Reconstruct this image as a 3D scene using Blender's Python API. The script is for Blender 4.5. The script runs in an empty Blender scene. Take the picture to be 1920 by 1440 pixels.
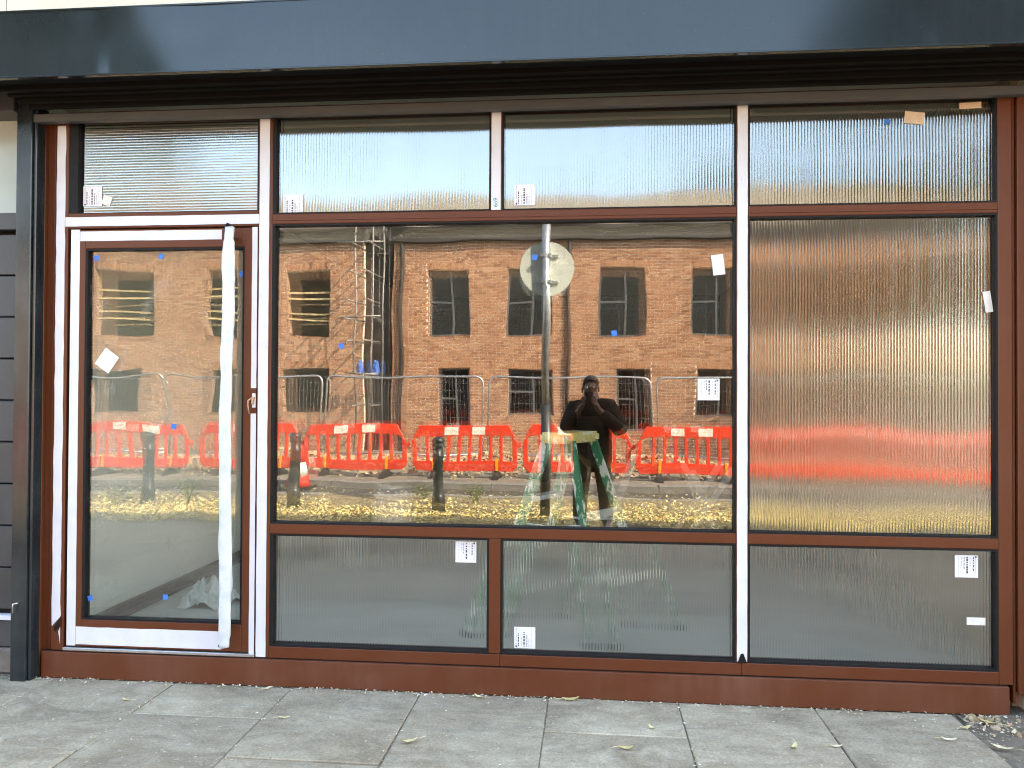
import bpy, bmesh, math, random
from mathutils import Vector, Matrix, noise
import numpy as np

random.seed(7)
rng = np.random.default_rng(7)
S = bpy.context.scene
COL = S.collection
PI = math.pi

# ------------------------------------------------------------------ camera
CAM_H = 1.48
RIGHT = Vector((0.99546289, 0.09502053, 0.00497262))
UP = Vector((-0.00370544, -0.01350766, 0.9999019))
FWD = Vector((-0.09507837, 0.99538367, 0.01309428))
cam_data = bpy.data.cameras.new('camera')
cam = bpy.data.objects.new('camera', cam_data)
COL.objects.link(cam)
m = Matrix((RIGHT, UP, -FWD)).transposed().to_4x4()
m.translation = Vector((0, -4.0, CAM_H))
cam.matrix_world = m
cam_data.sensor_width = 36
cam_data.lens = 28.547
cam_data.clip_start = 0.02
cam_data.clip_end = 2000
S.camera = cam

# ------------------------------------------------------------------ sky, sun, exposure
SUN_DIR = Vector((1.6, 1.0, 1.6)).normalized()          # towards the sun
elev = math.asin(SUN_DIR.z)
W = bpy.data.worlds.new('World'); S.world = W; W.use_nodes = True
nt = W.node_tree
sky = nt.nodes.new('ShaderNodeTexSky'); sky.sky_type = 'NISHITA'; sky.sun_disc = False
sky.sun_elevation = elev
sky.sun_rotation = math.atan2(SUN_DIR.x, SUN_DIR.y)
sky.air_density = 1.0; sky.dust_density = 2.0; sky.ozone_density = 1.0
bg = nt.nodes['Background']; bg.inputs['Strength'].default_value = 0.15
nt.links.new(sky.outputs[0], bg.inputs[0])
sd = bpy.data.lights.new('sun', 'SUN'); sd.energy = 3.0; sd.angle = math.radians(0.5); sd.color = (1.0, 0.96, 0.90)
sun = bpy.data.objects.new('sun', sd); COL.objects.link(sun)
sun.rotation_euler = SUN_DIR.to_track_quat('Z', 'Y').to_euler()
sun.location = (10, 10, 20)
S.view_settings.view_transform = 'Standard'; S.view_settings.look = 'None'
S.view_settings.exposure = 3.38; S.view_settings.gamma = 1.0
S.view_settings.use_curve_mapping = False
S.view_settings.use_white_balance = True; S.view_settings.white_balance_temperature = 7700; S.view_settings.white_balance_tint = 6
S.cycles.adaptive_threshold = 0.004
S.cycles.max_bounces = 14; S.cycles.transparent_max_bounces = 24
S.cycles.transmission_bounces = 8; S.cycles.diffuse_bounces = 5; S.cycles.glossy_bounces = 5
S.cycles.use_denoising = True; S.cycles.denoising_prefilter = 'NONE'
S.cycles.blur_glossy = 0.3; S.cycles.filter_width = 1.1
W.cycles.sampling_method = 'NONE'

# ------------------------------------------------------------------ materials
class NT:
    def __init__(s, name):
        s.m = bpy.data.materials.new(name); s.m.use_nodes = True
        s.t = s.m.node_tree; s.n = s.t.nodes; s.n.clear()
        s.out = s.n.new('ShaderNodeOutputMaterial')
    def new(s, typ, **kw):
        n = s.n.new(typ)
        for k, v in kw.items(): setattr(n, k, v)
        return n
    def link(s, a, b): s.t.links.new(a, b)
    def set(s, sock, v):
        if hasattr(v, 'links') or isinstance(v, bpy.types.NodeSocket): s.link(v, sock)
        else: sock.default_value = v
    def coord(s, kind='Object'): return s.new('ShaderNodeTexCoord').outputs[kind]
    def pos(s): return s.new('ShaderNodeNewGeometry').outputs['Position']
    def mapping(s, vec, scale=(1, 1, 1), rot=(0, 0, 0)):
        n = s.new('ShaderNodeMapping'); s.link(vec, n.inputs[0]); n.inputs['Scale'].default_value = scale; n.inputs['Rotation'].default_value = rot
        return n.outputs[0]
    def noise(s, vec, scale=5, detail=4, rough=.55, dist=0):
        n = s.new('ShaderNodeTexNoise'); s.link(vec, n.inputs['Vector'])
        n.inputs['Scale'].default_value = scale; n.inputs['Detail'].default_value = detail
        n.inputs['Roughness'].default_value = rough; n.inputs['Distortion'].default_value = dist
        return n.outputs['Fac']
    def ramp(s, fac, stops):
        n = s.new('ShaderNodeValToRGB'); s.link(fac, n.inputs[0]); e = n.color_ramp.elements
        while len(e) < len(stops): e.new(0.5)
        for q, (p, c) in zip(e, stops):
            q.position = p; q.color = (c, c, c, 1) if isinstance(c, (int, float)) else (*c, 1)
        return n.outputs[0]
    def mix(s, fac, a, b, typ='MIX'):
        n = s.new('ShaderNodeMix', data_type='RGBA', blend_type=typ)
        s.set(n.inputs[0], fac)
        for q, v in ((n.inputs[6], a), (n.inputs[7], b)):
            if isinstance(v, tuple): q.default_value = (*v, 1) if len(v) == 3 else v
            else: s.link(v, q)
        return n.outputs[2]
    def math(s, op, a, b=0.0):
        n = s.new('ShaderNodeMath', operation=op); s.set(n.inputs[0], a); s.set(n.inputs[1], b); return n.outputs[0]
    def bump(s, h, strength=.3, dist=.01):
        n = s.new('ShaderNodeBump'); s.link(h, n.inputs['Height']); n.inputs['Strength'].default_value = strength; n.inputs['Distance'].default_value = dist
        return n.outputs[0]
    def bsdf(s, color, rough=.5, metal=0, spec=.5, normal=None, coat=0):
        b = s.new('ShaderNodeBsdfPrincipled')
        if isinstance(color, tuple): b.inputs['Base Color'].default_value = (*color, 1)
        else: s.link(color, b.inputs['Base Color'])
        s.set(b.inputs['Roughness'], rough); b.inputs['Metallic'].default_value = metal
        b.inputs['Specular IOR Level'].default_value = spec
        b.inputs['Coat Weight'].default_value = coat
        if normal is not None: s.link(normal, b.inputs['Normal'])
        s.link(b.outputs[0], s.out.inputs[0])
        return b

def varied(name, c1, c2, scale=6, rough=.5, metal=0, spec=.5, bump=0, bscale=60, detail=5, r2=None, coat=0):
    t = NT(name); p = t.coord()
    f = t.ramp(t.noise(p, scale, detail), [(.3, 0.0), (.7, 1.0)])
    c = t.mix(f, c1, c2)
    n = t.bump(t.noise(p, bscale, 3), bump, .004) if bump else None
    r = rough if r2 is None else t.ramp(t.noise(p, scale * 2.3, 4), [(.35, rough), (.7, r2)])
    t.bsdf(c, r, metal, spec, n, coat)
    return t.m

def dusty(name, base, dust, amount=.35, rough=.35, scale=3.0, spec=.5):
    """painted metal with irregular dust film and fine specks"""
    t = NT(name); p = t.pos()
    a = t.ramp(t.noise(p, scale, 6, .6), [(.4, 0.0), (.75, amount)])
    st = t.noise(t.mapping(p, (14, 14, 1.2)), 2.0, 4)
    a2 = t.math('MULTIPLY', a, t.ramp(st, [(.3, .45), (.7, 1.1)]))
    sp = t.ramp(t.noise(p, 170, 2, .5), [(.70, 0.0), (.74, .6)])
    c = t.mix(a2, base, dust)
    c = t.mix(t.math('MULTIPLY', sp, .35), c, dust)
    r = t.math('ADD', rough, t.math('MULTIPLY', a2, .5))
    t.bsdf(c, r, 0, spec, t.bump(t.noise(p, 260, 2), .05, .001))
    return t.m

M = {}
M['brown'] = dusty('brown_powder_coat', (.100, .026, .0082), (.16, .07, .043), .18, .40, spec=.28)
M['brown_sill'] = dusty('brown_sill_coat', (.102, .027, .009), (.18, .085, .055), .5, .46, 2.2, spec=.3)
M['film'] = varied('white_protective_film', (.64, .65, .69), (.57, .58, .62), 9, .42, spec=.4, bump=.12, bscale=14)
M['wrap'] = varied('crumpled_white_wrap', (.62, .66, .68), (.48, .53, .55), 16, .32, spec=.55, bump=.6, bscale=26)
M['gasket'] = varied('black_rubber_gasket', (.006, .006, .006), (.011, .011, .011), 30, .6, spec=.2)
M['anthracite'] = dusty('anthracite_gloss_metal', (.010, .016, .020), (.16, .17, .17), .06, .11, 1.4)
M['pilaster'] = dusty('black_gloss_pilaster', (.010, .014, .017), (.2, .2, .19), .14, .16, 2.5)
M['shutter'] = dusty('dark_shutter_metal', (.006, .0055, .005), (.022, .018, .016), .2, .5, spec=.08)
M['shutter_bar'] = dusty('grey_shutter_bar', (.050, .054, .058), (.10, .10, .10), .3, .4)
M['black'] = varied('black_paint', (.006, .006, .006), (.010, .010, .010), 12, .6, spec=.15)
M['silver'] = varied('mill_aluminium', (.6, .6, .6), (.45, .45, .44), 20, .35, metal=.9)
M['cream'] = varied('cream_render', (.60, .56, .44), (.55, .51, .40), 3, .85, bump=.3, bscale=120)
M['rust'] = varied('worn_brass', (.55, .40, .30), (.35, .22, .15), 80, .4, metal=.7)
M['blue_tape'] = varied('blue_masking_tape', (.02, .14, .55), (.03, .18, .6), 60, .6)
M['tan_tape'] = varied('tan_masking_tape', (.62, .48, .34), (.55, .42, .30), 40, .65)
M['paper'] = varied('white_paper_label', (.70, .70, .72), (.65, .65, .68), 40, .6)
M['scrap'] = varied('pale_tape_scrap', (.7, .69, .64), (.6, .59, .55), 30, .6)
M['ink'] = varied('dark_print_ink', (.04, .04, .05), (.09, .09, .10), 300, .6)
M['ink_grey'] = varied('grey_print_ink', (.30, .30, .33), (.42, .42, .45), 300, .6)
M['green_ink'] = varied('green_marker_ink', (.02, .25, .18), (.04, .32, .22), 100, .5)
M['frosted'] = varied('frosted_neighbour_glass', (.42, .47, .45), (.36, .41, .36), 2, .12, spec=.8)
M['grey_panel'] = dusty('grey_door_panel', (.028, .028, .031), (.13, .13, .13), .3, .45)
M['stone_dirty'] = varied('dirty_plinth', (.12, .105, .095), (.2, .17, .14), 12, .9, bump=.6, bscale=50)

def paving():
    t = NT('paving_stone'); p = t.pos(); r = t.new('ShaderNodeObjectInfo').outputs['Random']
    off = t.new('ShaderNodeVectorMath', operation='ADD'); t.link(p, off.inputs[0])
    cv = t.new('ShaderNodeCombineXYZ'); t.link(t.math('MULTIPLY', r, 37.0), cv.inputs[0]); t.link(t.math('MULTIPLY', r, 11.0), cv.inputs[2]); t.link(cv.outputs[0], off.inputs[1])
    v = off.outputs[0]
    big = t.ramp(t.noise(v, 1.9, 8, .66, .8), [(.3, (.225, .20, .16)), (.48, (.31, .29, .245)), (.72, (.40, .38, .325))])
    warm = t.ramp(t.noise(v, 4.4, 6, .6, 1.5), [(.45, 0.0), (.7, .5)])
    c = t.mix(warm, big, (.26, .215, .155))
    pale = t.ramp(t.noise(v, 7.5, 6, .7, 1.0), [(.52, 0.0), (.72, .55)])
    c = t.mix(pale, c, (.45, .43, .385))
    streak = t.ramp(t.noise(t.mapping(v, (1.0, 2.6, 1), (0, 0, .5)), 3, 7, .7, 1.2), [(.32, .74), (.6, 1.06)])
    c = t.mix(1.0, c, streak, 'MULTIPLY')
    c = t.mix(1.0, c, (1.07, 1.0, .88), 'MULTIPLY')
    tone = t.ramp(r, [(0.0, .84), (1.0, 1.1)])
    c = t.mix(1.0, c, tone, 'MULTIPLY')
    fine = t.noise(v, 90, 4, .7)
    c = t.mix(1.0, c, t.ramp(fine, [(.3, .70), (.7, 1.18)]), 'MULTIPLY')
    sp = t.ramp(t.noise(v, 46, 2, .4), [(.69, 0.0), (.73, 1.0)])
    c = t.mix(t.math('MULTIPLY', sp, .5), c, (.5, .49, .44))
    dk = t.ramp(t.noise(v, 30, 3, .6), [(.27, 1.0), (.33, 0.0)])
    c = t.mix(t.math('MULTIPLY', dk, .5), c, (.07, .065, .055))
    h = t.math('ADD', t.noise(v, 14, 5), t.math('MULTIPLY', fine, .35))
    t.bsdf(c, .82, 0, .3, t.bump(h, .5, .006))
    return t.m
M['paving'] = paving()
M['grit'] = varied('joint_grit', (.09, .078, .06), (.20, .175, .13), 30, .95, bump=.6, bscale=150)
M['soil'] = varied('bare_soil', (.11, .088, .07), (.17, .14, .11), 14, .95, bump=.8, bscale=70)
M['verge'] = varied('verge_soil', (.13, .10, .06), (.20, .16, .10), 7, .95, bump=.8, bscale=50)
M['asphalt'] = varied('asphalt', (.022, .020, .020), (.042, .039, .037), 1.2, .85, bump=.4, bscale=180)
M['kerb'] = varied('granite_kerb', (.15, .135, .12), (.21, .195, .175), 9, .85, bump=.3)
M['earth'] = varied('site_ground', (.12, .10, .075), (.22, .185, .14), 1.6, .95, bump=.6, bscale=30)

def by_island(name, stops, rough=.7, spec=.3, extra=None, bump=0, translucent=False):
    """colour drawn at random for each loose piece and each object"""
    t = NT(name)
    g = t.new('ShaderNodeNewGeometry').outputs['Random Per Island']
    o = t.new('ShaderNodeObjectInfo').outputs['Random']
    f = t.math('FRACT', t.math('ADD', g, t.math('MULTIPLY', o, 7.31)))
    c = t.ramp(f, stops)
    p = t.pos()
    c = t.mix(1.0, c, t.ramp(t.noise(p, extra or 30, 4), [(.3, .75), (.7, 1.2)]), 'MULTIPLY')
    b = t.bsdf(c, rough, 0, spec, t.bump(t.noise(p, 60, 3), bump, .004) if bump else None)
    if translucent:
        tr = t.new('ShaderNodeBsdfTranslucent'); t.link(c, tr.inputs[0])
        ms = t.new('ShaderNodeMixShader'); ms.inputs[0].default_value = .3
        t.link(b.outputs[0], ms.inputs[1]); t.link(tr.outputs[0], ms.inputs[2]); t.link(ms.outputs[0], t.out.inputs[0])
    return t.m
M['brick'] = by_island('red_brick', [(0, (.25, .11, .055)), (.3, (.36, .165, .085)), (.55, (.40, .20, .105)), (.8, (.44, .245, .14)), (1, (.28, .13, .07))], .85, .2, 12, .3)
M['mortar'] = varied('pale_mortar', (.88, .80, .66), (.82, .73, .60), 8, .95)
M['leaf'] = by_island('fallen_leaf_yellow', [(0, (.70, .50, .12)), (.3, (.80, .64, .24)), (.6, (.78, .68, .36)), (.85, (.52, .33, .10)), (1, (.84, .74, .42))], .6, .3, 50)
M['leaf_pale'] = by_island('dry_pale_leaf', [(0, (.50, .40, .16)), (.4, (.62, .55, .30)), (.7, (.66, .60, .42)), (1, (.40, .30, .14))], .6, .3, 50)
M['crumb'] = by_island('litter_crumb', [(0, (.40, .34, .24)), (.35, (.58, .54, .44)), (.6, (.66, .60, .46)), (.8, (.22, .16, .09)), (1, (.5, .42, .25))], .7, .3, 50)
M['foliage'] = by_island('tree_foliage', [(0, (.045, .075, .02)), (.4, (.08, .11, .03)), (.7, (.12, .14, .04)), (1, (.18, .15, .05))], .55, .3, 2, 0, True)
M['foliage_autumn'] = by_island('autumn_foliage', [(0, (.10, .10, .03)), (.4, (.16, .15, .05)), (.7, (.24, .19, .06)), (1, (.28, .20, .07))], .55, .3, 2, 0, True)
M['weed'] = by_island('weed_leaf', [(0, (.10, .17, .03)), (1, (.22, .30, .08))], .55, .3, 10, 0, True)
M['bark'] = varied('bark', (.09, .07, .05), (.15, .12, .09), 8, .9, bump=.8, bscale=30)
M['rubble'] = by_island('rubble_piece', [(0, (.25, .19, .12)), (.3, (.42, .33, .2)), (.55, (.33, .15, .08)), (.8, (.5, .43, .3)), (1, (.16, .12, .08))], .9, .2, 20, .4)
M['red_plastic'] = varied('red_orange_plastic', (.72, .045, .018), (.62, .05, .025), 5, .42, spec=.4)
M['reflector'] = varied('white_reflective_sheet', (.78, .76, .66), (.68, .66, .58), 12, .4)
M['orange'] = varied('orange_plastic_post', (.85, .35, .02), (.75, .28, .02), 8, .5)
M['galv'] = varied('galvanised_steel', (.52, .53, .53), (.38, .39, .40), 9, .38, metal=.75)
M['scaf'] = varied('scaffold_tube', (.28, .27, .25), (.18, .17, .16), 6, .5, metal=.35)
M['sign_back'] = varied('sign_back_grey', (.60, .63, .56), (.52, .55, .49), 5, .5)
M['timber'] = varied('pale_timber', (.62, .47, .24), (.52, .38, .18), 5, .7, bump=.2)
M['eave'] = varied('dark_eave_board', (.020, .017, .015), (.055, .047, .042), 2.5, .7)
M['tile'] = by_island('roof_tile', [(0, (.26, .22, .17)), (.5, (.33, .29, .23)), (1, (.22, .18, .14))], .8, .2, 6)
M['win_frame'] = varied('dark_window_frame', (.08, .085, .085), (.12, .12, .12), 10, .4)
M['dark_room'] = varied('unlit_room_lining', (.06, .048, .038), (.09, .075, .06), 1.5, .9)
M['void'] = varied('gap_shade_black', (.012, .010, .010), (.03, .025, .024), 3, .8, spec=.2)  # near-black colour paints the shade of the recess between the blocks
def brick_tex():
    t = NT('brick_side_wall'); sp = t.new('ShaderNodeSeparateXYZ'); t.link(t.pos(), sp.inputs[0])
    cv = t.new('ShaderNodeCombineXYZ'); t.link(t.math('ADD', sp.outputs[0], sp.outputs[1]), cv.inputs[0]); t.link(sp.outputs[2], cv.inputs[1])
    b = t.new('ShaderNodeTexBrick'); t.link(cv.outputs[0], b.inputs['Vector']); b.inputs['Scale'].default_value = 1.0
    b.inputs['Color1'].default_value = (.24, .105, .06, 1); b.inputs['Color2'].default_value = (.37, .20, .12, 1); b.inputs['Mortar'].default_value = (.62, .53, .40, 1)
    b.inputs['Mortar Size'].default_value = .0065; b.inputs['Brick Width'].default_value = .228; b.inputs['Row Height'].default_value = .0735
    t.bsdf(b.outputs['Color'], .9, 0, .2, t.bump(b.outputs['Fac'], .4, -.006)); return t.m
M['reveal'] = brick_tex()
M['blue_sheet'] = varied('blue_tarpaulin', (.03, .10, .42), (.05, .15, .5), 8, .5)
M['plaster'] = varied('pale_plaster', (.88, .86, .76), (.82, .80, .70), 2.0, .85, bump=.15)
M['board_tan'] = varied('tan_plasterboard', (.42, .32, .22), (.36, .27, .19), 2.0, .85)
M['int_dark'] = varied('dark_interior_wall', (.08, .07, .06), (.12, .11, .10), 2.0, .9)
M['int_ceiling'] = varied('interior_ceiling', (.40, .37, .29), (.34, .31, .25), 2.0, .9)
M['int_floor'] = varied('dusty_screed', (.62, .60, .53), (.48, .46, .41), 2.4, .9, bump=.3, bscale=40)
M['wood_old'] = varied('old_wood', (.16, .12, .09), (.23, .18, .14), 12, .8, bump=.3)
M['wood_grey'] = varied('weathered_pale_timber', (.42, .38, .34), (.30, .27, .24), 9, .8)
M['sack'] = varied('white_woven_sack', (.62, .61, .58), (.46, .44, .42), 6, .65, bump=.5, bscale=40)
M['pale_plastic'] = varied('crumpled_clear_sheet', (.62, .63, .58), (.52, .53, .48), 9, .35, bump=.6, bscale=30)
M['jacket'] = varied('dark_jacket_cloth', (.020, .014, .010), (.032, .022, .016), 14, .9, spec=.15)
M['trousers'] = varied('ochre_trousers', (.11, .07, .015), (.07, .045, .01), 10, .9)
M['skin'] = varied('skin', (.17, .09, .06), (.20, .11, .08), 12, .55)
M['hair'] = varied('dark_hair', (.02, .014, .010), (.035, .025, .018), 40, .6)
M['shoe'] = varied('dark_boot', (.03, .025, .02), (.05, .04, .03), 20, .6)
M['eye_white'] = varied('eye_white', (.7, .69, .66), (.66, .65, .62), 20, .3)
M['phone'] = varied('phone_black', (.012, .012, .014), (.02, .02, .022), 20, .2)
M['bollard'] = varied('black_bollard_paint', (.016, .018, .017), (.035, .036, .034), 9, .4, bump=.1)

def ladder_paint(name, base, drip):
    t = NT(name); p = t.coord()
    a = t.ramp(t.noise(t.mapping(p, (1, 1, .45)), 24, 5, .6), [(.52, 0.0), (.58, .9)])
    t.bsdf(t.mix(a, base, drip), .5, 0, .4)
    return t.m
M['ladder_green'] = ladder_paint('splattered_green_fibreglass', (.014, .20, .10), (.75, .75, .68))
M['ladder_step'] = ladder_paint('splattered_aluminium_step', (.62, .62, .57), (.78, .77, .70))
M['ladder_cap'] = ladder_paint('splattered_yellow_cap', (.80, .66, .24), (.85, .83, .72))

def schlick(t, r0):
    g = t.new('ShaderNodeNewGeometry')
    d = t.new('ShaderNodeVectorMath', operation='DOT_PRODUCT'); t.link(g.outputs['Normal'], d.inputs[0]); t.link(g.outputs['Incoming'], d.inputs[1])
    c = t.math('ABSOLUTE', d.outputs['Value'])
    k = t.math('POWER', t.math('SUBTRACT', 1.0, c), 5.0)
    return t.math('ADD', r0, t.math('MULTIPLY', k, 1.0 - r0))
def clear_glass(name, r0, tint, smudge_haze=.02):
    t = NT(name); f = schlick(t, r0)
    tr = t.new('ShaderNodeBsdfTransparent'); tr.inputs[0].default_value = (*tint, 1)
    gl = t.new('ShaderNodeBsdfGlossy'); gl.inputs['Roughness'].default_value = 0.0
    ms = t.new('ShaderNodeMixShader'); t.link(f, ms.inputs[0]); t.link(tr.outputs[0], ms.inputs[1]); t.link(gl.outputs[0], ms.inputs[2])
    df = t.new('ShaderNodeBsdfDiffuse'); df.inputs[0].default_value = (.6, .6, .58, 1)
    p = t.pos()
    s1 = t.ramp(t.noise(t.mapping(p, (1, 1, .6)), 5, 6, .65, 1.2), [(.56, 0.0), (.8, 1.0)])
    m2 = t.new('ShaderNodeMixShader'); t.link(t.math('MULTIPLY', s1, smudge_haze), m2.inputs[0]); t.link(ms.outputs[0], m2.inputs[1]); t.link(df.outputs[0], m2.inputs[2])
    t.link(m2.outputs[0], t.out.inputs[0])
    return t.m
M['glass_outer'] = clear_glass('clear_outer_glass', .21, (.97, .98, .97), .025)
M['glass_inner'] = clear_glass('clear_inner_glass', .07, (.96, .98, .965), .0)
M['door_glass'] = clear_glass('door_outer_glass', .145, (.985, .985, .97), .16)  # diffuse layer raised beyond smudges to imitate the washed-out haze in the door
M['win_glass'] = clear_glass('opposite_window_glass', .20, (.55, .57, .56), 0)
def fluted_front(name='fluted_glass_front', rough=.05):
    t = NT(name); f = schlick(t, .26)
    rf = t.new('ShaderNodeBsdfRefraction'); rf.inputs['IOR'].default_value = 1.45; rf.inputs['Roughness'].default_value = .12; rf.inputs[0].default_value = (.95, .97, .94, 1)
    gl = t.new('ShaderNodeBsdfGlossy'); gl.inputs['Roughness'].default_value = rough
    ms = t.new('ShaderNodeMixShader'); t.link(f, ms.inputs[0]); t.link(rf.outputs[0], ms.inputs[1]); t.link(gl.outputs[0], ms.inputs[2]); t.link(ms.outputs[0], t.out.inputs[0])
    return t.m
def fluted_back():
    t = NT('fluted_glass_back')
    rf = t.new('ShaderNodeBsdfRefraction'); rf.inputs['IOR'].default_value = 1.45; rf.inputs['Roughness'].default_value = .06
    t.link(rf.outputs[0], t.out.inputs[0])
    return t.m
M['fl_front'] = fluted_front(); M['fl_soft'] = fluted_front('fluted_glass_front_soft', .055); M['fl_back'] = fluted_back()

# ------------------------------------------------------------------ helpers
def BM(): return bmesh.new()
def box(bm, x0, x1, y0, y1, z0, z1, mi=0):
    vs = [bm.verts.new(p) for p in ((x0, y0, z0), (x1, y0, z0), (x1, y1, z0), (x0, y1, z0), (x0, y0, z1), (x1, y0, z1), (x1, y1, z1), (x0, y1, z1))]
    fs = [bm.faces.new([vs[i] for i in q]) for q in ((0, 3, 2, 1), (4, 5, 6, 7), (0, 1, 5, 4), (1, 2, 6, 5), (2, 3, 7, 6), (3, 0, 4, 7))]
    for f in fs: f.material_index = mi
    return vs
def obox(bm, c, dx, dy, dz, hx, hy, hz):
    """box with axes dx, dy, dz and half sizes"""
    c, dx, dy, dz = Vector(c), Vector(dx).normalized(), Vector(dy).normalized(), Vector(dz).normalized()
    vs = [bm.verts.new(c + dx * hx * a + dy * hy * b + dz * hz * d) for d in (-1, 1) for (a, b) in ((-1, -1), (1, -1), (1, 1), (-1, 1))]
    for q in ((0, 3, 2, 1), (4, 5, 6, 7), (0, 1, 5, 4), (1, 2, 6, 5), (2, 3, 7, 6), (3, 0, 4, 7)): bm.faces.new([vs[i] for i in q])
    return vs
def tube(bm, pts, r, n=8, caps=True):
    pts = [Vector(p) for p in pts]; rs = r if isinstance(r, (list, tuple)) else [r] * len(pts)
    rings = []; prev = None
    for i, p in enumerate(pts):
        d = (pts[min(i + 1, len(pts) - 1)] - pts[max(i - 1, 0)]).normalized()
        if prev is None:
            a = d.orthogonal().normalized()
        else:
            a = (prev - d * prev.dot(d)); a = a.normalized() if a.length > 1e-6 else d.orthogonal().normalized()
        prev = a; b = d.cross(a)
        rings.append([bm.verts.new(p + (a * math.cos(2 * PI * k / n) + b * math.sin(2 * PI * k / n)) * rs[i]) for k in range(n)])
    for A, B in zip(rings, rings[1:]):
        for k in range(n):
            f = bm.faces.new((A[k], A[(k + 1) % n], B[(k + 1) % n], B[k])); f.smooth = True
    if caps:
        bm.faces.new(list(reversed(rings[0]))); bm.faces.new(rings[-1])
def lathe(bm, prof, c=(0, 0, 0), n=20):
    rings = [[bm.verts.new((c[0] + r * math.cos(2 * PI * k / n), c[1] + r * math.sin(2 * PI * k / n), c[2] + z)) for k in range(n)] for r, z in prof]
    for A, B in zip(rings, rings[1:]):
        for k in range(n):
            f = bm.faces.new((A[k], A[(k + 1) % n], B[(k + 1) % n], B[k])); f.smooth = True
    bm.faces.new(list(reversed(rings[0]))); bm.faces.new(rings[-1])
def bevel(bm, w, seg=1):
    bmesh.ops.bevel(bm, geom=bm.edges[:], offset=w, segments=seg, affect='EDGES', clamp_overlap=True)
def obj(name, bm, mats, parent=None, kind=None, label=None, smooth=False):
    me = bpy.data.meshes.new(name)
    if smooth:
        for f in bm.faces: f.smooth = True
    bm.normal_update(); bm.to_mesh(me); bm.free()
    for q in (mats if isinstance(mats, (list, tuple)) else [mats]): me.materials.append(q if not isinstance(q, str) else M[q])
    return obm(name, me, parent, kind, label)
def obm(name, me, parent=None, kind=None, label=None):
    o = bpy.data.objects.new(name, me); COL.objects.link(o)
    if parent is not None:
        o.parent = parent
        if parent.parent is None and parent.type == 'EMPTY' and not parent.get('_local'):
            o.location = -parent.location
    if kind: o['kind'] = kind
    if label: o['label'] = label
    return o
def tag(o, label, cat, group=None, kind=None):
    o['label'] = label; o['category'] = cat
    if group: o['group'] = group
    if kind: o['kind'] = kind
    return o
LOCALS = []
def thing(name, label, cat, loc=(0, 0, 0), group=None, local=False):
    o = bpy.data.objects.new(name, None); COL.objects.link(o); o.location = loc; o.empty_display_size = .1
    if local: o['_local'] = 1; LOCALS.append(o)
    return tag(o, label, cat, group)
def struct(name, bm, mat): return obj(name, bm, mat, None, 'structure')
def children(o): return [c for c in bpy.data.objects if c.parent == o]
def copy_tree(o, parent=None):
    c = o.copy(); COL.objects.link(c); c.parent = parent
    for ch in KIDS[o.name]: copy_tree(ch, c)
    return c
KIDS = {}
def index_kids(root):
    def rec(o):
        KIDS[o.name] = list(o.children)
        for c in o.children: rec(c)
    bpy.context.view_layer.update(); rec(root)
def bx(name, mats, parent, x0, x1, y0, y1, z0, z1, bev=.003, label=None):
    bm = BM(); box(bm, x0, x1, y0, y1, z0, z1)
    if bev: bevel(bm, bev)
    return obj(name, bm, mats, parent, label=label)

# ================================================================== SETTING
bm = BM(); box(bm, -300, 300, -400, 120, -.6, -.24); struct('ground', bm, 'earth')
bm = BM(); box(bm, -60, 60, -9.15, -7.62, -.3, -.10); struct('road', bm, 'asphalt')
bm = BM(); box(bm, -60, 60, -16.45, -9.40, -.3, -.012); struct('far_pavement', bm, 'earth')
bm = BM(); box(bm, -60, 60, -7.5, -4.86, -.3, -.006); struct('leafy_verge', bm, 'verge')
bm = BM(); box(bm, -60, 60, -4.85, .3, -.3, -.005); pav = struct('pavement', bm, 'grit')
# kerbs, stone by stone
kn = struct('kerb', (lambda b: (box(b, -60, 60, -7.62, -7.505, -.3, -.02), b)[1])(BM()), 'grit')
kf = struct('kerb', (lambda b: (box(b, -60, 60, -9.40, -9.155, -.3, -.02), b)[1])(BM()), 'grit')
bm = BM(); box(bm, -.45, .45, -.062, .062, -.2, .012); bevel(bm, .012); kme = bpy.data.meshes.new('kerb_stone'); bm.to_mesh(kme); bm.free(); kme.materials.append(M['kerb'])
bm = BM(); box(bm, -.45, .45, -.125, .125, -.2, .012); bevel(bm, .012); kme2 = bpy.data.meshes.new('kerb_stone'); bm.to_mesh(kme2); bm.free(); kme2.materials.append(M['kerb'])
for i in range(26):
    for par, me, yy in ((kn, kme, -7.5625), (kf, kme2, -9.277)):
        o = obm('kerb_stone', me, par); o.location = (-13 + i * .912 + random.uniform(-.003, .003), yy, random.uniform(-.004, .004))
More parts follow.
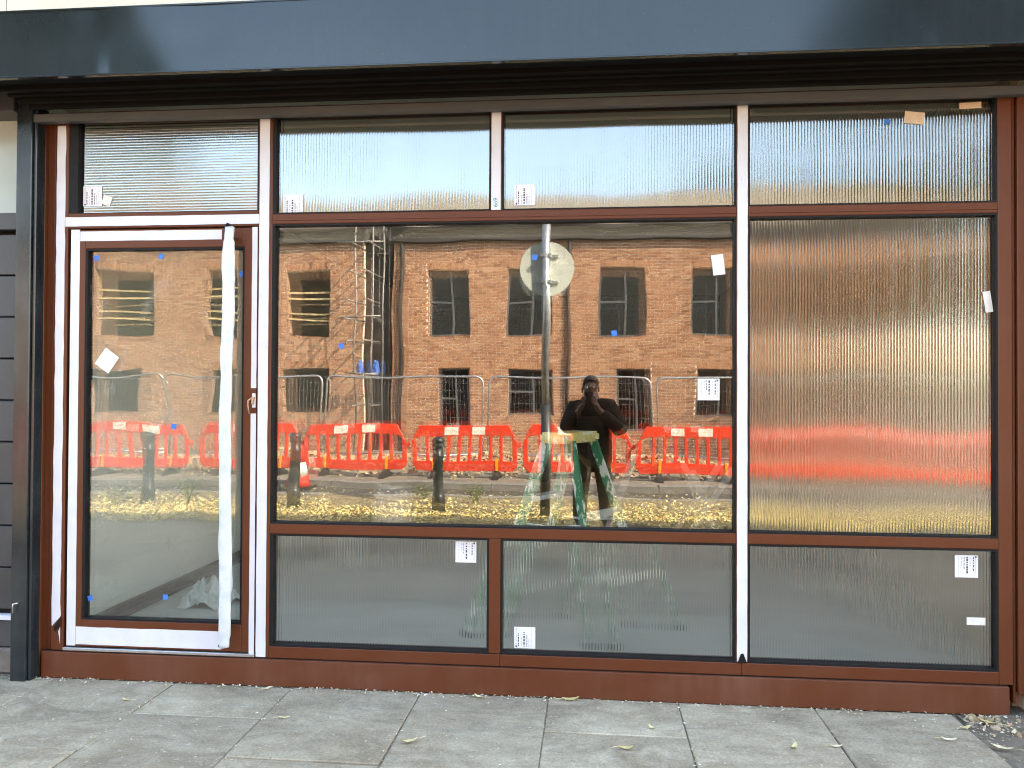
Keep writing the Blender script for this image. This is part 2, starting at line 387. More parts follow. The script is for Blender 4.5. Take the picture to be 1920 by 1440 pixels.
# paving slabs: columns of 0.64 m, bonded as in the photograph
cols = [-2.75 - .64 * k for k in range(6, 0, -1)] + [-2.75, -2.105, -1.48, -.83, -.195, .43, 1.063, 1.69] + [1.69 + .64 * k for k in range(1, 6)]
firsts = {-2.75: -.80, -2.105: -.41, -1.48: -.80, -.83: -.93, -.195: -.415, .43: -.80, 1.063: -.335, 1.69: -.62}
for c0, c1 in zip(cols, cols[1:]):
    y = -.012; first = firsts.get(c0, random.choice((-.4, -.8, -.62)))
    if c0 == 1.69: y = -.62; first = -1.2
    while y > -4.8:
        y1 = max(first if y > first else y - random.choice((.62, .78, .9)), -4.84)
        if y1 > -4.84 and y1 < -4.55: y1 = -4.84
        g = .0026
        bm = BM(); box(bm, c0 + g, c1 - g, y1 + g, y - g, -.06, 0)
        # chipped, slightly out-of-square plan
        for v in bm.verts:
            v.co.x += random.uniform(-.003, .003); v.co.y += random.uniform(-.003, .003)
        bevel(bm, .004)
        o = obj('paving_slab', bm, 'paving', pav)
        o.rotation_euler = (random.uniform(-.0025, .0025), random.uniform(-.0025, .0025), 0)
        o.location.z = random.uniform(-.003, .003)
        y = y1
# the missing slab by the right pier is filled with grit
bm = BM(); n = 14
gv = {}
for i in range(n + 1):
    for j in range(n + 1):
        x, yy = 1.70 + i * .62 / n, -.60 + j * .585 / n
        gv[i, j] = bm.verts.new((x, yy, -.012 + .016 * noise.noise(Vector((x * 6, yy * 6, 0))) + .012 * (j / n)))
for i in range(n):
    for j in range(n): bm.faces.new((gv[i, j], gv[i + 1, j], gv[i + 1, j + 1], gv[i, j + 1]))
obj('soil_patch', bm, 'soil', pav, smooth=True)

# ================================================================== SHOP BUILDING
shop = thing('shop_building', 'two storey cream rendered shop with wide dark gloss fascia over its front', 'building', (-.45, 0, 0))
bx('upper_wall', 'cream', shop, -3.05, 2.25, -.04, .25, 3.18, 8.25, 0)
bx('side_wall', 'plaster', shop, -3.05, -2.92, .12, 9.0, 0, 3.18, 0, 'pale plastered inner side wall')
bx('side_wall', 'board_tan', shop, 2.02, 2.15, .12, 9.0, 0, 3.18, 0, 'tan boarded inner side wall')
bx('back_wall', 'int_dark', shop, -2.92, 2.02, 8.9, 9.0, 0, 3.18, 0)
bx('floor', 'int_floor', shop, -2.92, 2.02, .14, 8.9, -.05, .10, 0)
bx('ceiling', 'int_ceiling', shop, -2.92, 2.02, .12, 8.9, 3.05, 3.17, 0)
bx('roof', 'eave', shop, -3.05, 2.25, .25, 9.0, 8.0, 8.2, 0)
bx('rear_wall', 'cream', shop, -3.05, 2.25, 8.8, 9.0, 3.18, 8.0, 0)
# fascia: a long folded metal panel, gently oil-canned
bm = BM(); nx, nz = 150, 10; g = {}
def fas(x, z):
    y = -.434
    y += .0030 * noise.noise(Vector((x * .55 + 3, z * 1.1, .5))) + .0016 * noise.noise(Vector((x * 1.7, z * 2.4, 2.5)))
    k = math.exp(-((x + 2.05) / .45) ** 2) * .0085 * noise.noise(Vector((x * 2.6, z * 3.5, 8)))
    return y + k
def step(x, a, w=.05): q = min(1, max(0, (x - a) / w + .5)); return q * q * (3 - 2 * q)
nx = 240
for i in range(nx + 1):
    for j in range(nz + 1):
        x = -4.4 + 8.2 * i / nx; z = 2.967 + .305 * j / nz
        tz = .012 * (1 - step(x, -2.26)) - .020 * step(x, -2.26) * (1 - step(x, -2.05, .2)) - .010 * step(x, .335) + .022 * step(x, 1.44)
        g[i, j] = bm.verts.new((x, fas(x, z) + (z - 3.12) * tz, z))
for i in range(nx):
    for j in range(nz): bm.faces.new((g[i, j], g[i + 1, j], g[i + 1, j + 1], g[i, j + 1]))
obj('fascia_panel', bm, 'anthracite', shop, smooth=True)
bx('fascia_backing', 'black', shop, -4.4, 3.8, -.41, -.40, 2.975, 3.268, 0)
bx('fascia_lip', 'anthracite', shop, -4.4, 3.8, -.437, -.41, 2.960, 2.969, .002)
bx('fascia_top', 'anthracite', shop, -4.4, 3.8, -.437, -.04, 3.270, 3.280, .002)
bx('fascia_soffit', 'black', shop, -4.4, 3.8, -.41, -.25, 3.0, 3.03, .002)

# roller shutter, rolled up behind the fascia
rs = thing('roller_shutter', 'dark rolled up metal shutter tucked under the gloss fascia', 'shutter', (-.45, -.1, 2.87))
bx('housing', 'black', rs, -2.93, 2.05, -.245, .02, 3.05, 3.17, .002)
bx('slat', 'shutter', rs, -2.93, 2.05, -.25, -.215, 2.972, 3.05, .006)
bx('slat', 'shutter', rs, -2.93, 2.05, -.19, -.165, 2.968, 3.05, .006)
bx('slat', 'shutter', rs, -2.90, 2.03, -.14, -.125, 2.948, 3.05, .006)
bx('slat', 'shutter', rs, -2.88, 2.02, -.105, -.085, 2.932, 3.05, .006)
bx('bottom_bar', 'shutter_bar', rs, -2.875, 2.0, -.075, -.03, 2.876, 2.919, .004)
bx('bracket', 'wood_old', rs, -.80, -.772, -.213, -.191, 2.986, 3.0, .002)

# black gloss pilaster to the left
pil = thing('pilaster', 'black gloss metal pilaster at the left end of the shopfront', 'pilaster', (-2.9, -.02, 0))
bx('column', 'pilaster', pil, -2.952, -2.868, -.085, .05, 0, 2.975, .004)
bx('return', 'pilaster', pil, -2.866, -2.850, -.07, .05, 0, 2.94, .003)
bx('cap', 'pilaster', pil, -2.956, -2.862, -.09, -.02, 2.976, 2.99, .002)
bm = BM(); tube(bm, [(-2.905, -.090, .40), (-2.905, -.10, .402), (-2.925, -.102, .398), (-2.926, -.102, .352)], .0045, 6); obj('hook', bm, 'silver', pil)

# ================================================================== SHOPFRONT
sf = thing('shopfront', 'brown aluminium shopfront with fluted glass panes and white film strips', 'shopfront', (-.45, .05, 0))
GY = .030      # front face of the glass
def member(name, x0, x1, z0, z1, y0=0.0, y1=.11, mat='brown'): return bx(name, mat, sf, x0, x1, y0, y1, z0, z1, .003)
sill = member('sill', -2.832, 1.945, 0, .134, -.014, .15, 'brown_sill')
bx('sill_joint', 'gasket', sill, -2.828, 1.94, .004, .1, .134, .1385, 0)
# left jamb: three stepped profiles
bx('jamb', 'brown', sf, -2.850, -2.812, .02, .12, .0, 2.93, .003)
bx('jamb', 'brown', sf, -2.808, -2.794, .008, .12, .139, 2.93, .003)
ja = member('jamb', -2.790, -2.722, .139, 2.93)
bx('jamb_cover', 'brown', sf, -2.868, -2.848, -.005, .1, 0, 2.93, .003)
def film(par, x0, x1, z0, z1, y=-.0012, jag=.0, name='protective_film', mat='film', cut_bottom=0):
    """thin stuck film strip with slightly uneven edges"""
    bm = BM(); n = max(4, int((z1 - z0) / .06)) if (z1 - z0) > (x1 - x0) else max(4, int((x1 - x0) / .06))
    vert = (z1 - z0) > (x1 - x0); A = []; B = []
    for i in range(n + 1):
        f = i / n; j1, j2 = random.uniform(-jag, jag), random.uniform(-jag, jag)
        if vert: A.append((x0 + j1, z0 + f * (z1 - z0))); B.append((x1 + j2, z0 + f * (z1 - z0)))
        else: A.append((x0 + f * (x1 - x0), z1 + j1)); B.append((x0 + f * (x1 - x0), z0 + j2))
    if vert and cut_bottom: B[0] = (B[0][0], B[0][1] + cut_bottom); 
    fa, ba = [], []
    for (ax, az), (bx_, bz) in zip(A, B):
        fa.append((bm.verts.new((ax, y, az)), bm.verts.new((bx_, y, bz)))); ba.append((bm.verts.new((ax, y + .0009, az)), bm.verts.new((bx_, y + .0009, bz))))
    for i in range(n):
        bm.faces.new((fa[i][0], fa[i + 1][0], fa[i + 1][1], fa[i][1]))
        bm.faces.new((ba[i][0], fa[i][0], fa[i + 1][0], ba[i + 1][0])) if False else None
        bm.faces.new((fa[i][1], fa[i + 1][1], ba[i + 1][1], ba[i][1]))
        bm.faces.new((fa[i][0], ba[i][0], ba[i + 1][0], fa[i + 1][0]))
    bmesh.ops.recalc_face_normals(bm, faces=bm.faces[:])
    return obj(name, bm, mat, par)
film(ja, -2.785, -2.737, .262, 2.878, jag=.0022, cut_bottom=.05)
# curled torn end of that film
bm = BM(); P = [(-2.772, -.003, .258), (-2.728, -.004, .318), (-2.733, -.02, .27), (-2.758, -.016, .235)]
bm.faces.new([bm.verts.new(p) for p in P]); obj('film_curl', bm, 'gasket', ja)
bm = BM(); P = [(-2.748, -.0015, .238), (-2.737, -.0015, .262), (-2.737, -.0015, .17), (-2.743, -.0015, .21)]
bm.faces.new([bm.verts.new(p) for p in P]); obj('film_remnant', bm, 'film', ja)
# right jamb
rj = member('jamb', 1.905, 1.968, .139, 2.93)
bx('jamb', 'brown', sf, 1.972, 1.986, .012, .12, .05, 2.93, .003)
bx('jamb', 'brown', sf, 1.990, 2.05, -.004, .12, .10, 2.93, .003)
# mullions
mA = member('mullion', -1.690, -1.616, .139, 2.93); film(mA, -1.6835, -1.632, .143, 2.885, jag=.0008)
mB = member('mullion', -.494, -.438, 2.396, 2.93); film(mB, -.490, -.443, 2.398, 2.885, jag=.0008)
mBl = member('mullion', -.492, -.436, .200, .768)
mC = member('mullion', .704, .760, .200, 2.93); film(mC, .7085, .757, .205, 2.885, jag=.0009)
bm = BM(); P = [(.712, -.003, .200), (.726, -.006, .243), (.738, -.006, .246), (.756, -.003, .200)]
bm.faces.new([bm.verts.new(p) for p in P]); obj('torn_film', bm, 'gasket', mC)
# green hand-written mark on the short mullion film
def text_mesh(txt, size, mat, parent, loc, rot):
    cu = bpy.data.curves.new('handwritten_mark', 'FONT'); cu.body = txt; cu.size = size; cu.extrude = .0003; cu.offset = 0
    tmp = bpy.data.objects.new('handwritten_mark', cu); COL.objects.link(tmp)
    bpy.context.view_layer.update()
    me = bpy.data.meshes.new_from_object(tmp.evaluated_get(bpy.context.evaluated_depsgraph_get()))
    bpy.data.objects.remove(tmp); me.materials.clear(); me.materials.append(M[mat])
    o = obm('handwritten_mark', me, parent); o.location = loc; o.rotation_euler = rot
    return o
text_mesh('6o9', .030, 'green_ink', mB, (-.459, -.0022, 2.412), (PI / 2, -PI / 2, 0))
# transoms and rails
tu1 = member('transom', -1.616, .704, 2.345, 2.396); tu2 = member('transom', .760, 1.905, 2.345, 2.396)
for a, b in ((-1.616, .704), (.760, 1.905)): bx('transom_bead', 'brown', sf, a, b, -.004, .02, 2.362, 2.368, 0)
tl1 = member('transom', -1.616, .704, .768, .818); tl2 = member('transom', .760, 1.905, .768, .818)
br1 = member('bottom_rail', -1.616, -.4365, .139, .197); br2 = member('bottom_rail', -.436, .7315, .139, .197); br3 = member('bottom_rail', .732, 1.905, .139, .197)
member('top_rail', -2.722, 1.905, 2.905, 2.95, .004)
dh = member('transom', -2.722, -1.690, 2.337, 2.418, .002); film(dh, -2.735, -1.684, 2.348, 2.3965, y=-.0025, jag=.001)

# ------------------------------------------------ glazing
def waves(seed, amp, k):
    r = random.Random(seed); comps = [(r.uniform(.5, 1) * amp, r.uniform(.4, 1) * k, r.uniform(.4, 1) * k, r.uniform(0, 6.3), r.choice((-1, 1))) for _ in range(6)]
    return lambda x, z: sum(a * math.sin(kx * x * s + kz * z + p) for a, kx, kz, p, s in comps)
def gasket(par, x0, x1, z0, z1, w=.012, wl=None, y=.004):
    bm = BM(); wl = wl or w
    box(bm, x0, x0 + wl, y, GY + .03, z0, z1); box(bm, x1 - w, x1, y, GY + .03, z0, z1)
    box(bm, x0 + wl, x1 - w, y, GY + .03, z0, z0 + w); box(bm, x0 + wl, x1 - w, y, GY + .03, z1 - w, z1)
    return obj('gasket', bm, 'gasket', par)
def clear_pane(par, x0, x1, z0, z1, outer, kx, kz, seed, name='glass_pane'):
    cx, cz = (x0 + x1) / 2, (z0 + z1) / 2
    def sheet(nm, mat, y0, fn, p):
        bm = BM(); nx = max(8, int((x1 - x0) / .035)); nz = max(8, int((z1 - z0) / .035)); g = {}
        for i in range(nx + 1):
            for j in range(nz + 1):
                x = x0 + (x1 - x0) * i / nx; z = z0 + (z1 - z0) * j / nz
                g[i, j] = bm.verts.new((x, y0 + fn(x, z), z))
        for i in range(nx):
            for j in range(nz): bm.faces.new((g[i, j], g[i + 1, j], g[i + 1, j + 1], g[i, j + 1]))
        return obj(nm, bm, mat, p, smooth=True)
    w1 = waves(seed, outer, 14); w2 = waves(seed + 50, outer * .7, 11)
    ox, oz = outer_bow.get(seed, (0, 0))
    p = sheet(name, 'door_glass' if name == 'door_pane' else 'glass_outer', GY, lambda x, z: w1(x, z) + ox * (x - cx) ** 2 + oz * (z - cz) ** 2, par)
    sheet('inner_sheet', 'glass_inner', GY + .02, lambda x, z: kx * (x - cx) ** 2 + kz * (z - cz) ** 2 + w2(x, z), p)
    return p
outer_bow = {1: (.0006, .0008), 2: (-.004, -.0006)}
PITCH = .0145
def reed(u, s, edge=.17, steep=.75):
    """height of one reed: gently convex crown, steep narrow valleys at both sides"""
    d = abs(u - .5); c = .5 - edge
    h = PITCH * s * d * d / (2 * c) * 1.0
    if d > c: e = d - c; h = PITCH * (s * c / 2 + s * e + (steep - s) * e * e / (2 * edge))
    return h
def fluted_pane(par, x0, x1, z0, z1, horiz=False, seed=0, fslope=.085, bslope=.32, steep=.5, warp=.0002):
    """solid reeded pane: shallow reeds outside, deep reeds inside"""
    bm = BM(); L = (z1 - z0) if horiz else (x1 - x0); n = int(L / PITCH) * 12; fr, bk = [], []
    w = waves(seed + 200, warp, 9); amp = fslope * PITCH / (2 * PI); bamp = bslope * PITCH / (2 * PI)
    m_ = 14; amp = 0
    for i in range(n + 1):
        t = i / n * L; ph = 2 * PI * t / PITCH
        u_ = (t / PITCH) % 1.0; f = reed(u_, fslope, .17, steep); b = bamp * math.cos(ph)
        row_f, row_b = [], []
        for j in range(m_ + 1):
            s = j / m_
            if horiz: x, z = x0 + s * (x1 - x0), z0 + t
            else: x, z = x0 + t, z0 + s * (z1 - z0)
            row_f.append(bm.verts.new((x, GY + amp + f + w(x, z), z)))
            if j in (0, m_): row_b.append(bm.verts.new((x, GY + .008 - b, z)))
        fr.append(row_f); bk.append(row_b)
    for i in range(n):
        for j in range(m_):
            q = bm.faces.new((fr[i][j], fr[i + 1][j], fr[i + 1][j + 1], fr[i][j + 1])); q.smooth = True
        q = bm.faces.new((bk[i][0], bk[i][1], bk[i + 1][1], bk[i + 1][0])); q.smooth = True; q.material_index = 1
    bmesh.ops.recalc_face_normals(bm, faces=[f for f in bm.faces])
    for f in bm.faces:      # outside faces look to the street (-y), inside faces to the room (+y)
        f.normal_update()
        want = 1 if f.material_index == 1 else -1
        if f.normal.y * want < 0: f.normal_flip()
    return obj('fluted_pane', bm, ['fl_soft' if seed == 5 else 'fl_front', 'fl_back'], par)

def sticker(par, cx, cz, w=.105, h=.105, rot=0.0, flip=False, y=GY - .0035, mat='paper', marks=True, name='sticker', label=None):
    bm = BM(); c, s = math.cos(rot), math.sin(rot)
    def q(x0, x1, z0, z1, mi, dy):
        pts = [(x0, z0), (x1, z0), (x1, z1), (x0, z1)]
        f = bm.faces.new([bm.verts.new((cx + c * a - s * b, y - dy, cz + s * a + c * b)) for a, b in pts]); f.material_index = mi
    q(-w / 2, w / 2, -h / 2, h / 2, 0, 0)
    if marks:
        r = random.Random(int(cx * 1000)); sg = -1 if flip else 1
        for i, (xo, ln, th, mi) in enumerate(((-.40, .8, .025, 2), (-.30, .55, .05, 1), (-.16, .35, .03, 2), (-.03, .62, .075, 1), (.10, .45, .035, 1), (.2, .3, .03, 2), (.33, .7, .02, 2))):
            z = -.42
            while z < -.42 + ln + .05:
                d = r.uniform(.04, .13)
                if z + d > .44: break
                xa = sg * xo
                q((xa - th / 2) * w, (xa + th / 2) * w, sg * z * h if sg > 0 else -(z + d) * h, sg * (z + d) * h if sg > 0 else -z * h, mi, .0004)
                z += d + r.uniform(.015, .06)
        q(min(sg * -.44, sg * -.36) * w, max(sg * -.44, sg * -.36) * w, min(sg * -.46, sg * -.38) * h, max(sg * -.46, sg * -.38) * h, 1, .0005)
    return obj(name, bm, [mat, 'ink', 'ink_grey'], par, label=label)
def tape(par, cx, cz, w=.026, h=.024, rot=0.0, mat='blue_tape', y=GY - .003):
    return sticker(par, cx, cz, w, h, rot, y=y, mat=mat, marks=False, name='tape')

# panes (visible openings)
fan = fluted_pane(sf, -2.672, -1.690, 2.418, 2.905, True, 1, .03, .3, .22); gasket(fan, -2.722, -1.690, 2.412, 2.906, .008, .05)
p1 = fluted_pane(sf, -1.616, -.494, 2.396, 2.905, False, 2, .04, .32, .36); gasket(p1, -1.616, -.494, 2.396, 2.905, .008, .016)
p2 = fluted_pane(sf, -.438, .704, 2.396, 2.905, False, 3, .04, .32, .36); gasket(p2, -.438, .704, 2.396, 2.905, .008)
p3 = fluted_pane(sf, .760, 1.905, 2.396, 2.905, False, 4, .08, .32, .4, .0003); gasket(p3, .760, 1.905, 2.396, 2.905, .008)
big = clear_pane(sf, -1.616, .704, .818, 2.345, .00004, .0042, .0075, 1); gasket(big, -1.616, .704, .818, 2.345, .009, .014)
p4 = fluted_pane(sf, .760, 1.905, .818, 2.345, False, 5, .10, .32, .34, .00022); gasket(p4, .760, 1.905, .818, 2.345, .009)
p5 = fluted_pane(sf, -1.616, -.492, .197, .768, False, 6, .06); gasket(p5, -1.616, -.492, .197, .768, .011, .018)
p6 = fluted_pane(sf, -.436, .704, .197, .768, False, 7, .06); gasket(p6, -.436, .704, .197, .768, .011)
p7 = fluted_pane(sf, .760, 1.905, .197, .768, False, 8, .06); gasket(p7, .760, 1.905, .197, .768, .011)
sticker(fan, -2.604, 2.512); tape(fan, -2.525, 2.488, .05, .05, -.35, 'scrap')
sticker(p1, -1.517, 2.448); sticker(p2, -.325, 2.477); sticker(p5, -.612, .693, flip=True); sticker(p6, -.315, .277); sticker(big, .577, 1.51, flip=True); sticker(p7, 1.772, .681, flip=True)
tape(big, .622, 2.118, .058, .10, .12, 'scrap'); tape(p3, 1.54, 2.812, .092, .058, -.12, 'tan_tape'); tape(p3, 1.795, 2.864, .10, .03, .04, 'tan_tape'); tape(p3, 1.415, 2.797, .028, .024)
tape(p4, 1.872, 1.93, .035, .10, .15, 'scrap'); tape(p7, 1.815, .424, .085, .036, 0, 'scrap')
for x, z in ((-1.258, 1.723), (-.274, 2.164), (.12, 1.785)): tape(big, x, z, .027, .027, random.uniform(-.3, .3))
# film remnant across the joint in the bottom rail and small burrs
# ------------------------------------------------ door
door = bpy.data.objects.new('door', None); COL.objects.link(door); door.parent = sf; door.location = -sf.location; door['label'] = 'glazed brown door leaf with white film on its rails'
DY = .004
def dpart(name, mat, x0, x1, z0, z1, y0=DY, y1=.07, bev=.003): return bx(name, mat, door, x0, x1, y0, y1, z0, z1, bev)
dpart('stile', 'brown', -2.708, -2.627, .162, 2.330); dpart('stile', 'brown', -1.763, -1.694, .162, 2.330)
dpart('rail', 'brown', -2.627, -1.763, 2.232, 2.330); dpart('rail', 'brown', -2.627, -1.763, .162, .300)
film(door, -2.705, -2.656, .165, 2.332, y=DY - .0015, jag=.0006); film(door, -2.6545, -1.884, 2.271, 2.3215, y=DY - .0015, jag=.0008)
film(door, -2.6545, -1.868, .172, .263, y=DY - .0015, jag=.0012); film(door, -1.722, -1.694, 1.507, 2.332, y=DY - .0015, jag=.0006); film(door, -1.722, -1.694, .150, 1.377, y=DY - .0015, jag=.0006)
dg = clear_pane(door, -2.627, -1.763, .300, 2.232, .00009, .011, .0035, 2, 'door_pane'); gasket(dg, -2.627, -1.763, .300, 2.232, .010, .013, .008)
bx('threshold', 'silver', sf, -2.722, -1.690, -.006, .09, .1395, .156, .003)
# brown rebate strip showing between leaf and frame
bx('rebate', 'gasket', sf, -2.7215, -2.7095, .03, .1, .157, 2.336, 0)
for x, z in ((-2.579, 2.187), (-2.224, 2.191), (-1.784, 2.096), (-2.145, 1.306), (-2.592, .406), (-2.181, .423)): tape(dg, x, z, .027, .027, random.uniform(-.3, .3))
sticker(dg, -2.514, 1.648, .092, .104, -.62, mat='scrap', marks=False, name='sticker', label='tilted blank white label on door glass')
bx('lock_plate', 'paper', door, -1.7145, -1.6965, DY - .006, DY, 1.407, 1.480, .002)
bm = BM(); tube(bm, [(-1.706, DY - .004, 1.455), (-1.706, DY - .020, 1.455)], .009, 10)
box(bm, -1.711, -1.701, DY - .022, DY - .004, 1.425, 1.452); tube(bm, [(-1.712, DY - .022, 1.456), (-1.724, DY - .03, 1.444), (-1.726, DY - .03, 1.42), (-1.724, DY - .026, 1.40), (-1.722, DY - .02, 1.376)], .004, 6)
obj('lock', bm, 'rust', door)
# long pull handle swathed in crumpled white wrap
bm = BM(); N = 110; K = 14; rings = []
for i in range(N + 1):
    f = i / N; z = .205 + f * (2.318 - .205)
    cx = -1.822 + .005 * math.sin(f * 9) + .003 * noise.noise(Vector((0, 5, z * 4))) + (.008 * (f - .9) / .1 if f > .9 else 0)
    wv = .031 + .004 * noise.noise(Vector((z * 6, 0, 1))); dv = .022
    if f > .965: wv *= .78; 
    if f < .02: wv *= .8
    ring = []
    for k in range(K):
        a = 2 * PI * k / K
        r = 1 + .24 * noise.noise(Vector((math.cos(a + z * 2) * 1.6, math.sin(a + z * 2) * 1.6, z * 4))) + .10 * noise.noise(Vector((math.cos(a) * 4, math.sin(a) * 4, z * 26)))
        ring.append(bm.verts.new((cx + wv * r * math.cos(a), -.062 + dv * r * math.sin(a), z + (.006 * noise.noise(Vector((a, 0, 3))) if i in (0, N) else 0))))
    rings.append(ring)
for A, B in zip(rings, rings[1:]):
    for k in range(K): f = bm.faces.new((A[k], A[(k + 1) % K], B[(k + 1) % K], B[k])); f.smooth = True
bm.faces.new(list(reversed(rings[0]))); bm.faces.new(rings[-1])
obj('pull_handle', bm, 'wrap', door, label='long pull handle wrapped in crumpled white plastic')
for z in (.30, 2.27): bm = BM(); tube(bm, [(-1.83, -.05, z), (-1.83, .01, z)], .014, 10); obj('handle_mount', bm, 'gasket', door)
for P in ([(-1.845, -.05, 2.33), (-1.832, -.052, 2.345), (-1.815, -.056, 2.338), (-1.800, -.06, 2.315), (-1.815, -.07, 2.30), (-1.832, -.07, 2.312)],
          [(-1.868, -.004, 2.325), (-1.858, -.003, 2.325), (-1.852, -.03, 2.20), (-1.862, -.03, 2.20)],
          [(-1.872, -.02, .205), (-1.85, -.03, .196), (-1.852, -.02, .182), (-1.876, -.015, .19)]):
    bm = BM(); bm.faces.new([bm.verts.new(p) for p in P]); obj('torn_tape', bm, 'gasket', door)

# ================================================================== NEIGHBOURS
nb = thing('neighbouring_shop', 'grey panelled shopfront with frosted fanlight beyond the black pilaster', 'building', (-4.2, .1, 0))
bx('wall', 'cream', nb, -9.0, -3.055, -.04, .25, 3.18, 8.25, 0)
bx('fanlight', 'frosted', nb, -4.2, -2.96, .05, .06, 2.43, 2.93, 0)
bx('head_rail', 'grey_panel', nb, -4.2, -2.96, -.10, .08, 2.93, 3.175, .004)
bx('transom', 'grey_panel', nb, -4.2, -2.96, .02, .08, 2.34, 2.43, .004)
bx('door_stile', 'grey_panel', nb, -3.02, -2.96, .045, .1, .31, 2.325, .003)
for k in range(9):
    z0 = .33 + k * .222
    bx('door_panel', 'grey_panel', nb, -4.2, -3.024, .05, .1, z0, z0 + .216, .004)
bx('trim', 'paper', nb, -4.2, -2.96, .03, .08, .275, .30, .002)
bx('kickplate', 'grey_panel', nb, -4.2, -2.96, .035, .1, .135, .27, .003)
bx('plinth', 'stone_dirty', nb, -4.2, -2.957, .02, .2, 0, .13, .008)
bx('door_backing', 'gasket', nb, -4.2, -2.96, .104, .14, .13, 2.42, 0)
bx('side_return', 'grey_panel', nb, -9.0, -4.2, .02, .3, 0, 3.18, .003)
nr = thing('pier_and_shadow_terrace', 'brick pier right of the shopfront with unseen terrace walls added as shadow caster', 'building', (5, .1, 0))
bx('wall', 'cream', nr, 2.255, 18.0, -.04, .25, 3.18, 8.6, 0)  # long wall out of view, added to throw shade over the photographer
bx('lower_wall', 'reveal', nr, 2.40, 18.0, -.02, .25, 0, 3.18, 0)
bx('pier', 'mortar', nr, 2.052, 2.395, -.03, .2, 0, 3.0, 0)
for k in range(39):
    z0 = .006 + k * .076
    for j in range(2):
        xa = 2.054 + j * .176 - (.088 if k % 2 else 0)
        x0, x1 = max(xa, 2.054), min(xa + .166, 2.392)
        if x1 - x0 > .03: bx('brick', 'stone_dirty' if k < 5 else 'brick', nr, x0, x1, -.042, -.028, z0, z0 + .066, .003)

# ================================================================== INTERIOR THINGS
bt = BM(); box(bt, -2.915, -2.89, .45, 4.2, .101, .165); box(bt, -2.88, -2.83, .5, 3.9, .101, .122); bevel(bt, .004)
tag(obj('timber_batten', bt, 'wood_old'), 'dark timber batten lying along the foot of the inside wall by door', 'batten')
def crumple(name, c, r, seed, mat, label, cat, sq=(1, 1, .6)):
    bm = BM(); bmesh.ops.create_icosphere(bm, subdivisions=4, radius=1)
    for v in bm.verts:
        n_ = v.co.copy(); d = 1 + .45 * noise.noise(n_ * 1.7 + Vector((seed, 0, 0))) + .22 * abs(noise.noise(n_ * 5 + Vector((0, seed, 0))))
        v.co = Vector((n_.x * d * r * sq[0], n_.y * d * r * sq[1], max(n_.z * d * r * sq[2], -.8 * r * sq[2])))
    zmin = min(v.co.z for v in bm.verts)
    for v in bm.verts: v.co += Vector((c[0], c[1], c[2] - zmin))
    return tag(obj(name, bm, mat, smooth=False), label, cat)
bm = BM(); g = {}; n = 36
for i in range(n + 1):
    for j in range(n + 1):
        u, v = i / n * 2 - 1, j / n * 2 - 1; p = Vector((u * 2.2, v * 2.2, 5)); e = max(0, 1 - (u * u + v * v) * .75)
        h = e * (.05 + .20 * abs(noise.noise(p)) + .10 * abs(noise.noise(p * 2.3)) + .05 * abs(noise.noise(p * 5)))
        g[i, j] = bm.verts.new((-2.47 + u * .17 + .03 * noise.noise(p * 1.5), 1.14 + v * .17 + .03 * noise.noise(p * 1.5 + Vector((7, 0, 0))), .103 + h))
for i in range(n):
    for j in range(n): bm.faces.new((g[i, j], g[i + 1, j], g[i + 1, j + 1], g[i, j + 1]))
tag(obj('plastic_sheet', bm, 'pale_plastic'), 'crumpled pale plastic sheet on the floor inside the door', 'plastic sheet')
# rubble sack: open-topped, sagging
bm = BM(); rg = []
for i in range(9):
    f = i / 8; ring = []
    for k in range(20):
        a = 2 * PI * k / 20; r = .20 * (1 + .18 * math.sin(f * PI) - .05 * f) * (1 + .12 * noise.noise(Vector((math.cos(a) * 1.5, math.sin(a) * 1.5, f * 3))))
        ring.append(bm.verts.new((-1.59 + r * math.cos(a) * .75, 2.5 + r * math.sin(a) * .75, .102 + f * .62 + (.07 * noise.noise(Vector((math.cos(a) * 2, math.sin(a) * 2, 9))) if f > .8 else 0))))
    rg.append(ring)
for A, B in zip(rg, rg[1:]):
    for k in range(20): q = bm.faces.new((A[k], A[(k + 1) % 20], B[(k + 1) % 20], B[k])); q.smooth = True
bm.faces.new(list(reversed(rg[0]))); inner = [bm.verts.new((-1.59 + (v.co.x + 1.59) * .85, 2.5 + (v.co.y - 2.5) * .85, .60)) for v in rg[-1]]
for k in range(20): bm.faces.new((rg[-1][k], rg[-1][(k + 1) % 20], inner[(k + 1) % 20], inner[k]))
bm.faces.new(inner)
tag(obj('rubble_sack', bm, 'sack'), 'white rubble sack standing on the shop floor behind the clear pane', 'sack')

# step ladder, seen through the glass
lad = thing('step_ladder', 'paint splattered green step ladder standing inside behind the clear pane', 'ladder', (-.12, .7, .10))
TOPZ = 1.25
feet = {'f1': (-.60, .60), 'f2': (-.33, 1.02), 'b1': (.07, .45), 'b2': (.40, .86)}
tops = {'f1': (-.235, .60), 'f2': (-.12, .86), 'b1': (-.10, .56), 'b2': (.02, .82)}
def rail_pt(k, f): return Vector((feet[k][0] + (tops[k][0] - feet[k][0]) * f, feet[k][1] + (tops[k][1] - feet[k][1]) * f, .115 + (TOPZ - .03 - .115) * f))
for k in feet:
    a, b = rail_pt(k, 0), rail_pt(k, 1); bm = BM(); d = (b - a).normalized()
    side = Vector((feet['f2'][0] - feet['f1'][0], feet['f2'][1] - feet['f1'][1], 0)).normalized(); wdir = d.cross(side)
    obox(bm, (a + b) / 2, side, wdir, d, .011, .036 if k[0] == 'f' else .026, (b - a).length / 2); bevel(bm, .003)
    obj('rail', bm, 'ladder_green', lad)
    bm = BM(); obox(bm, a, side, wdir, d, .016, .042, .02); bevel(bm, .004); obj('foot', bm, 'gasket', lad)
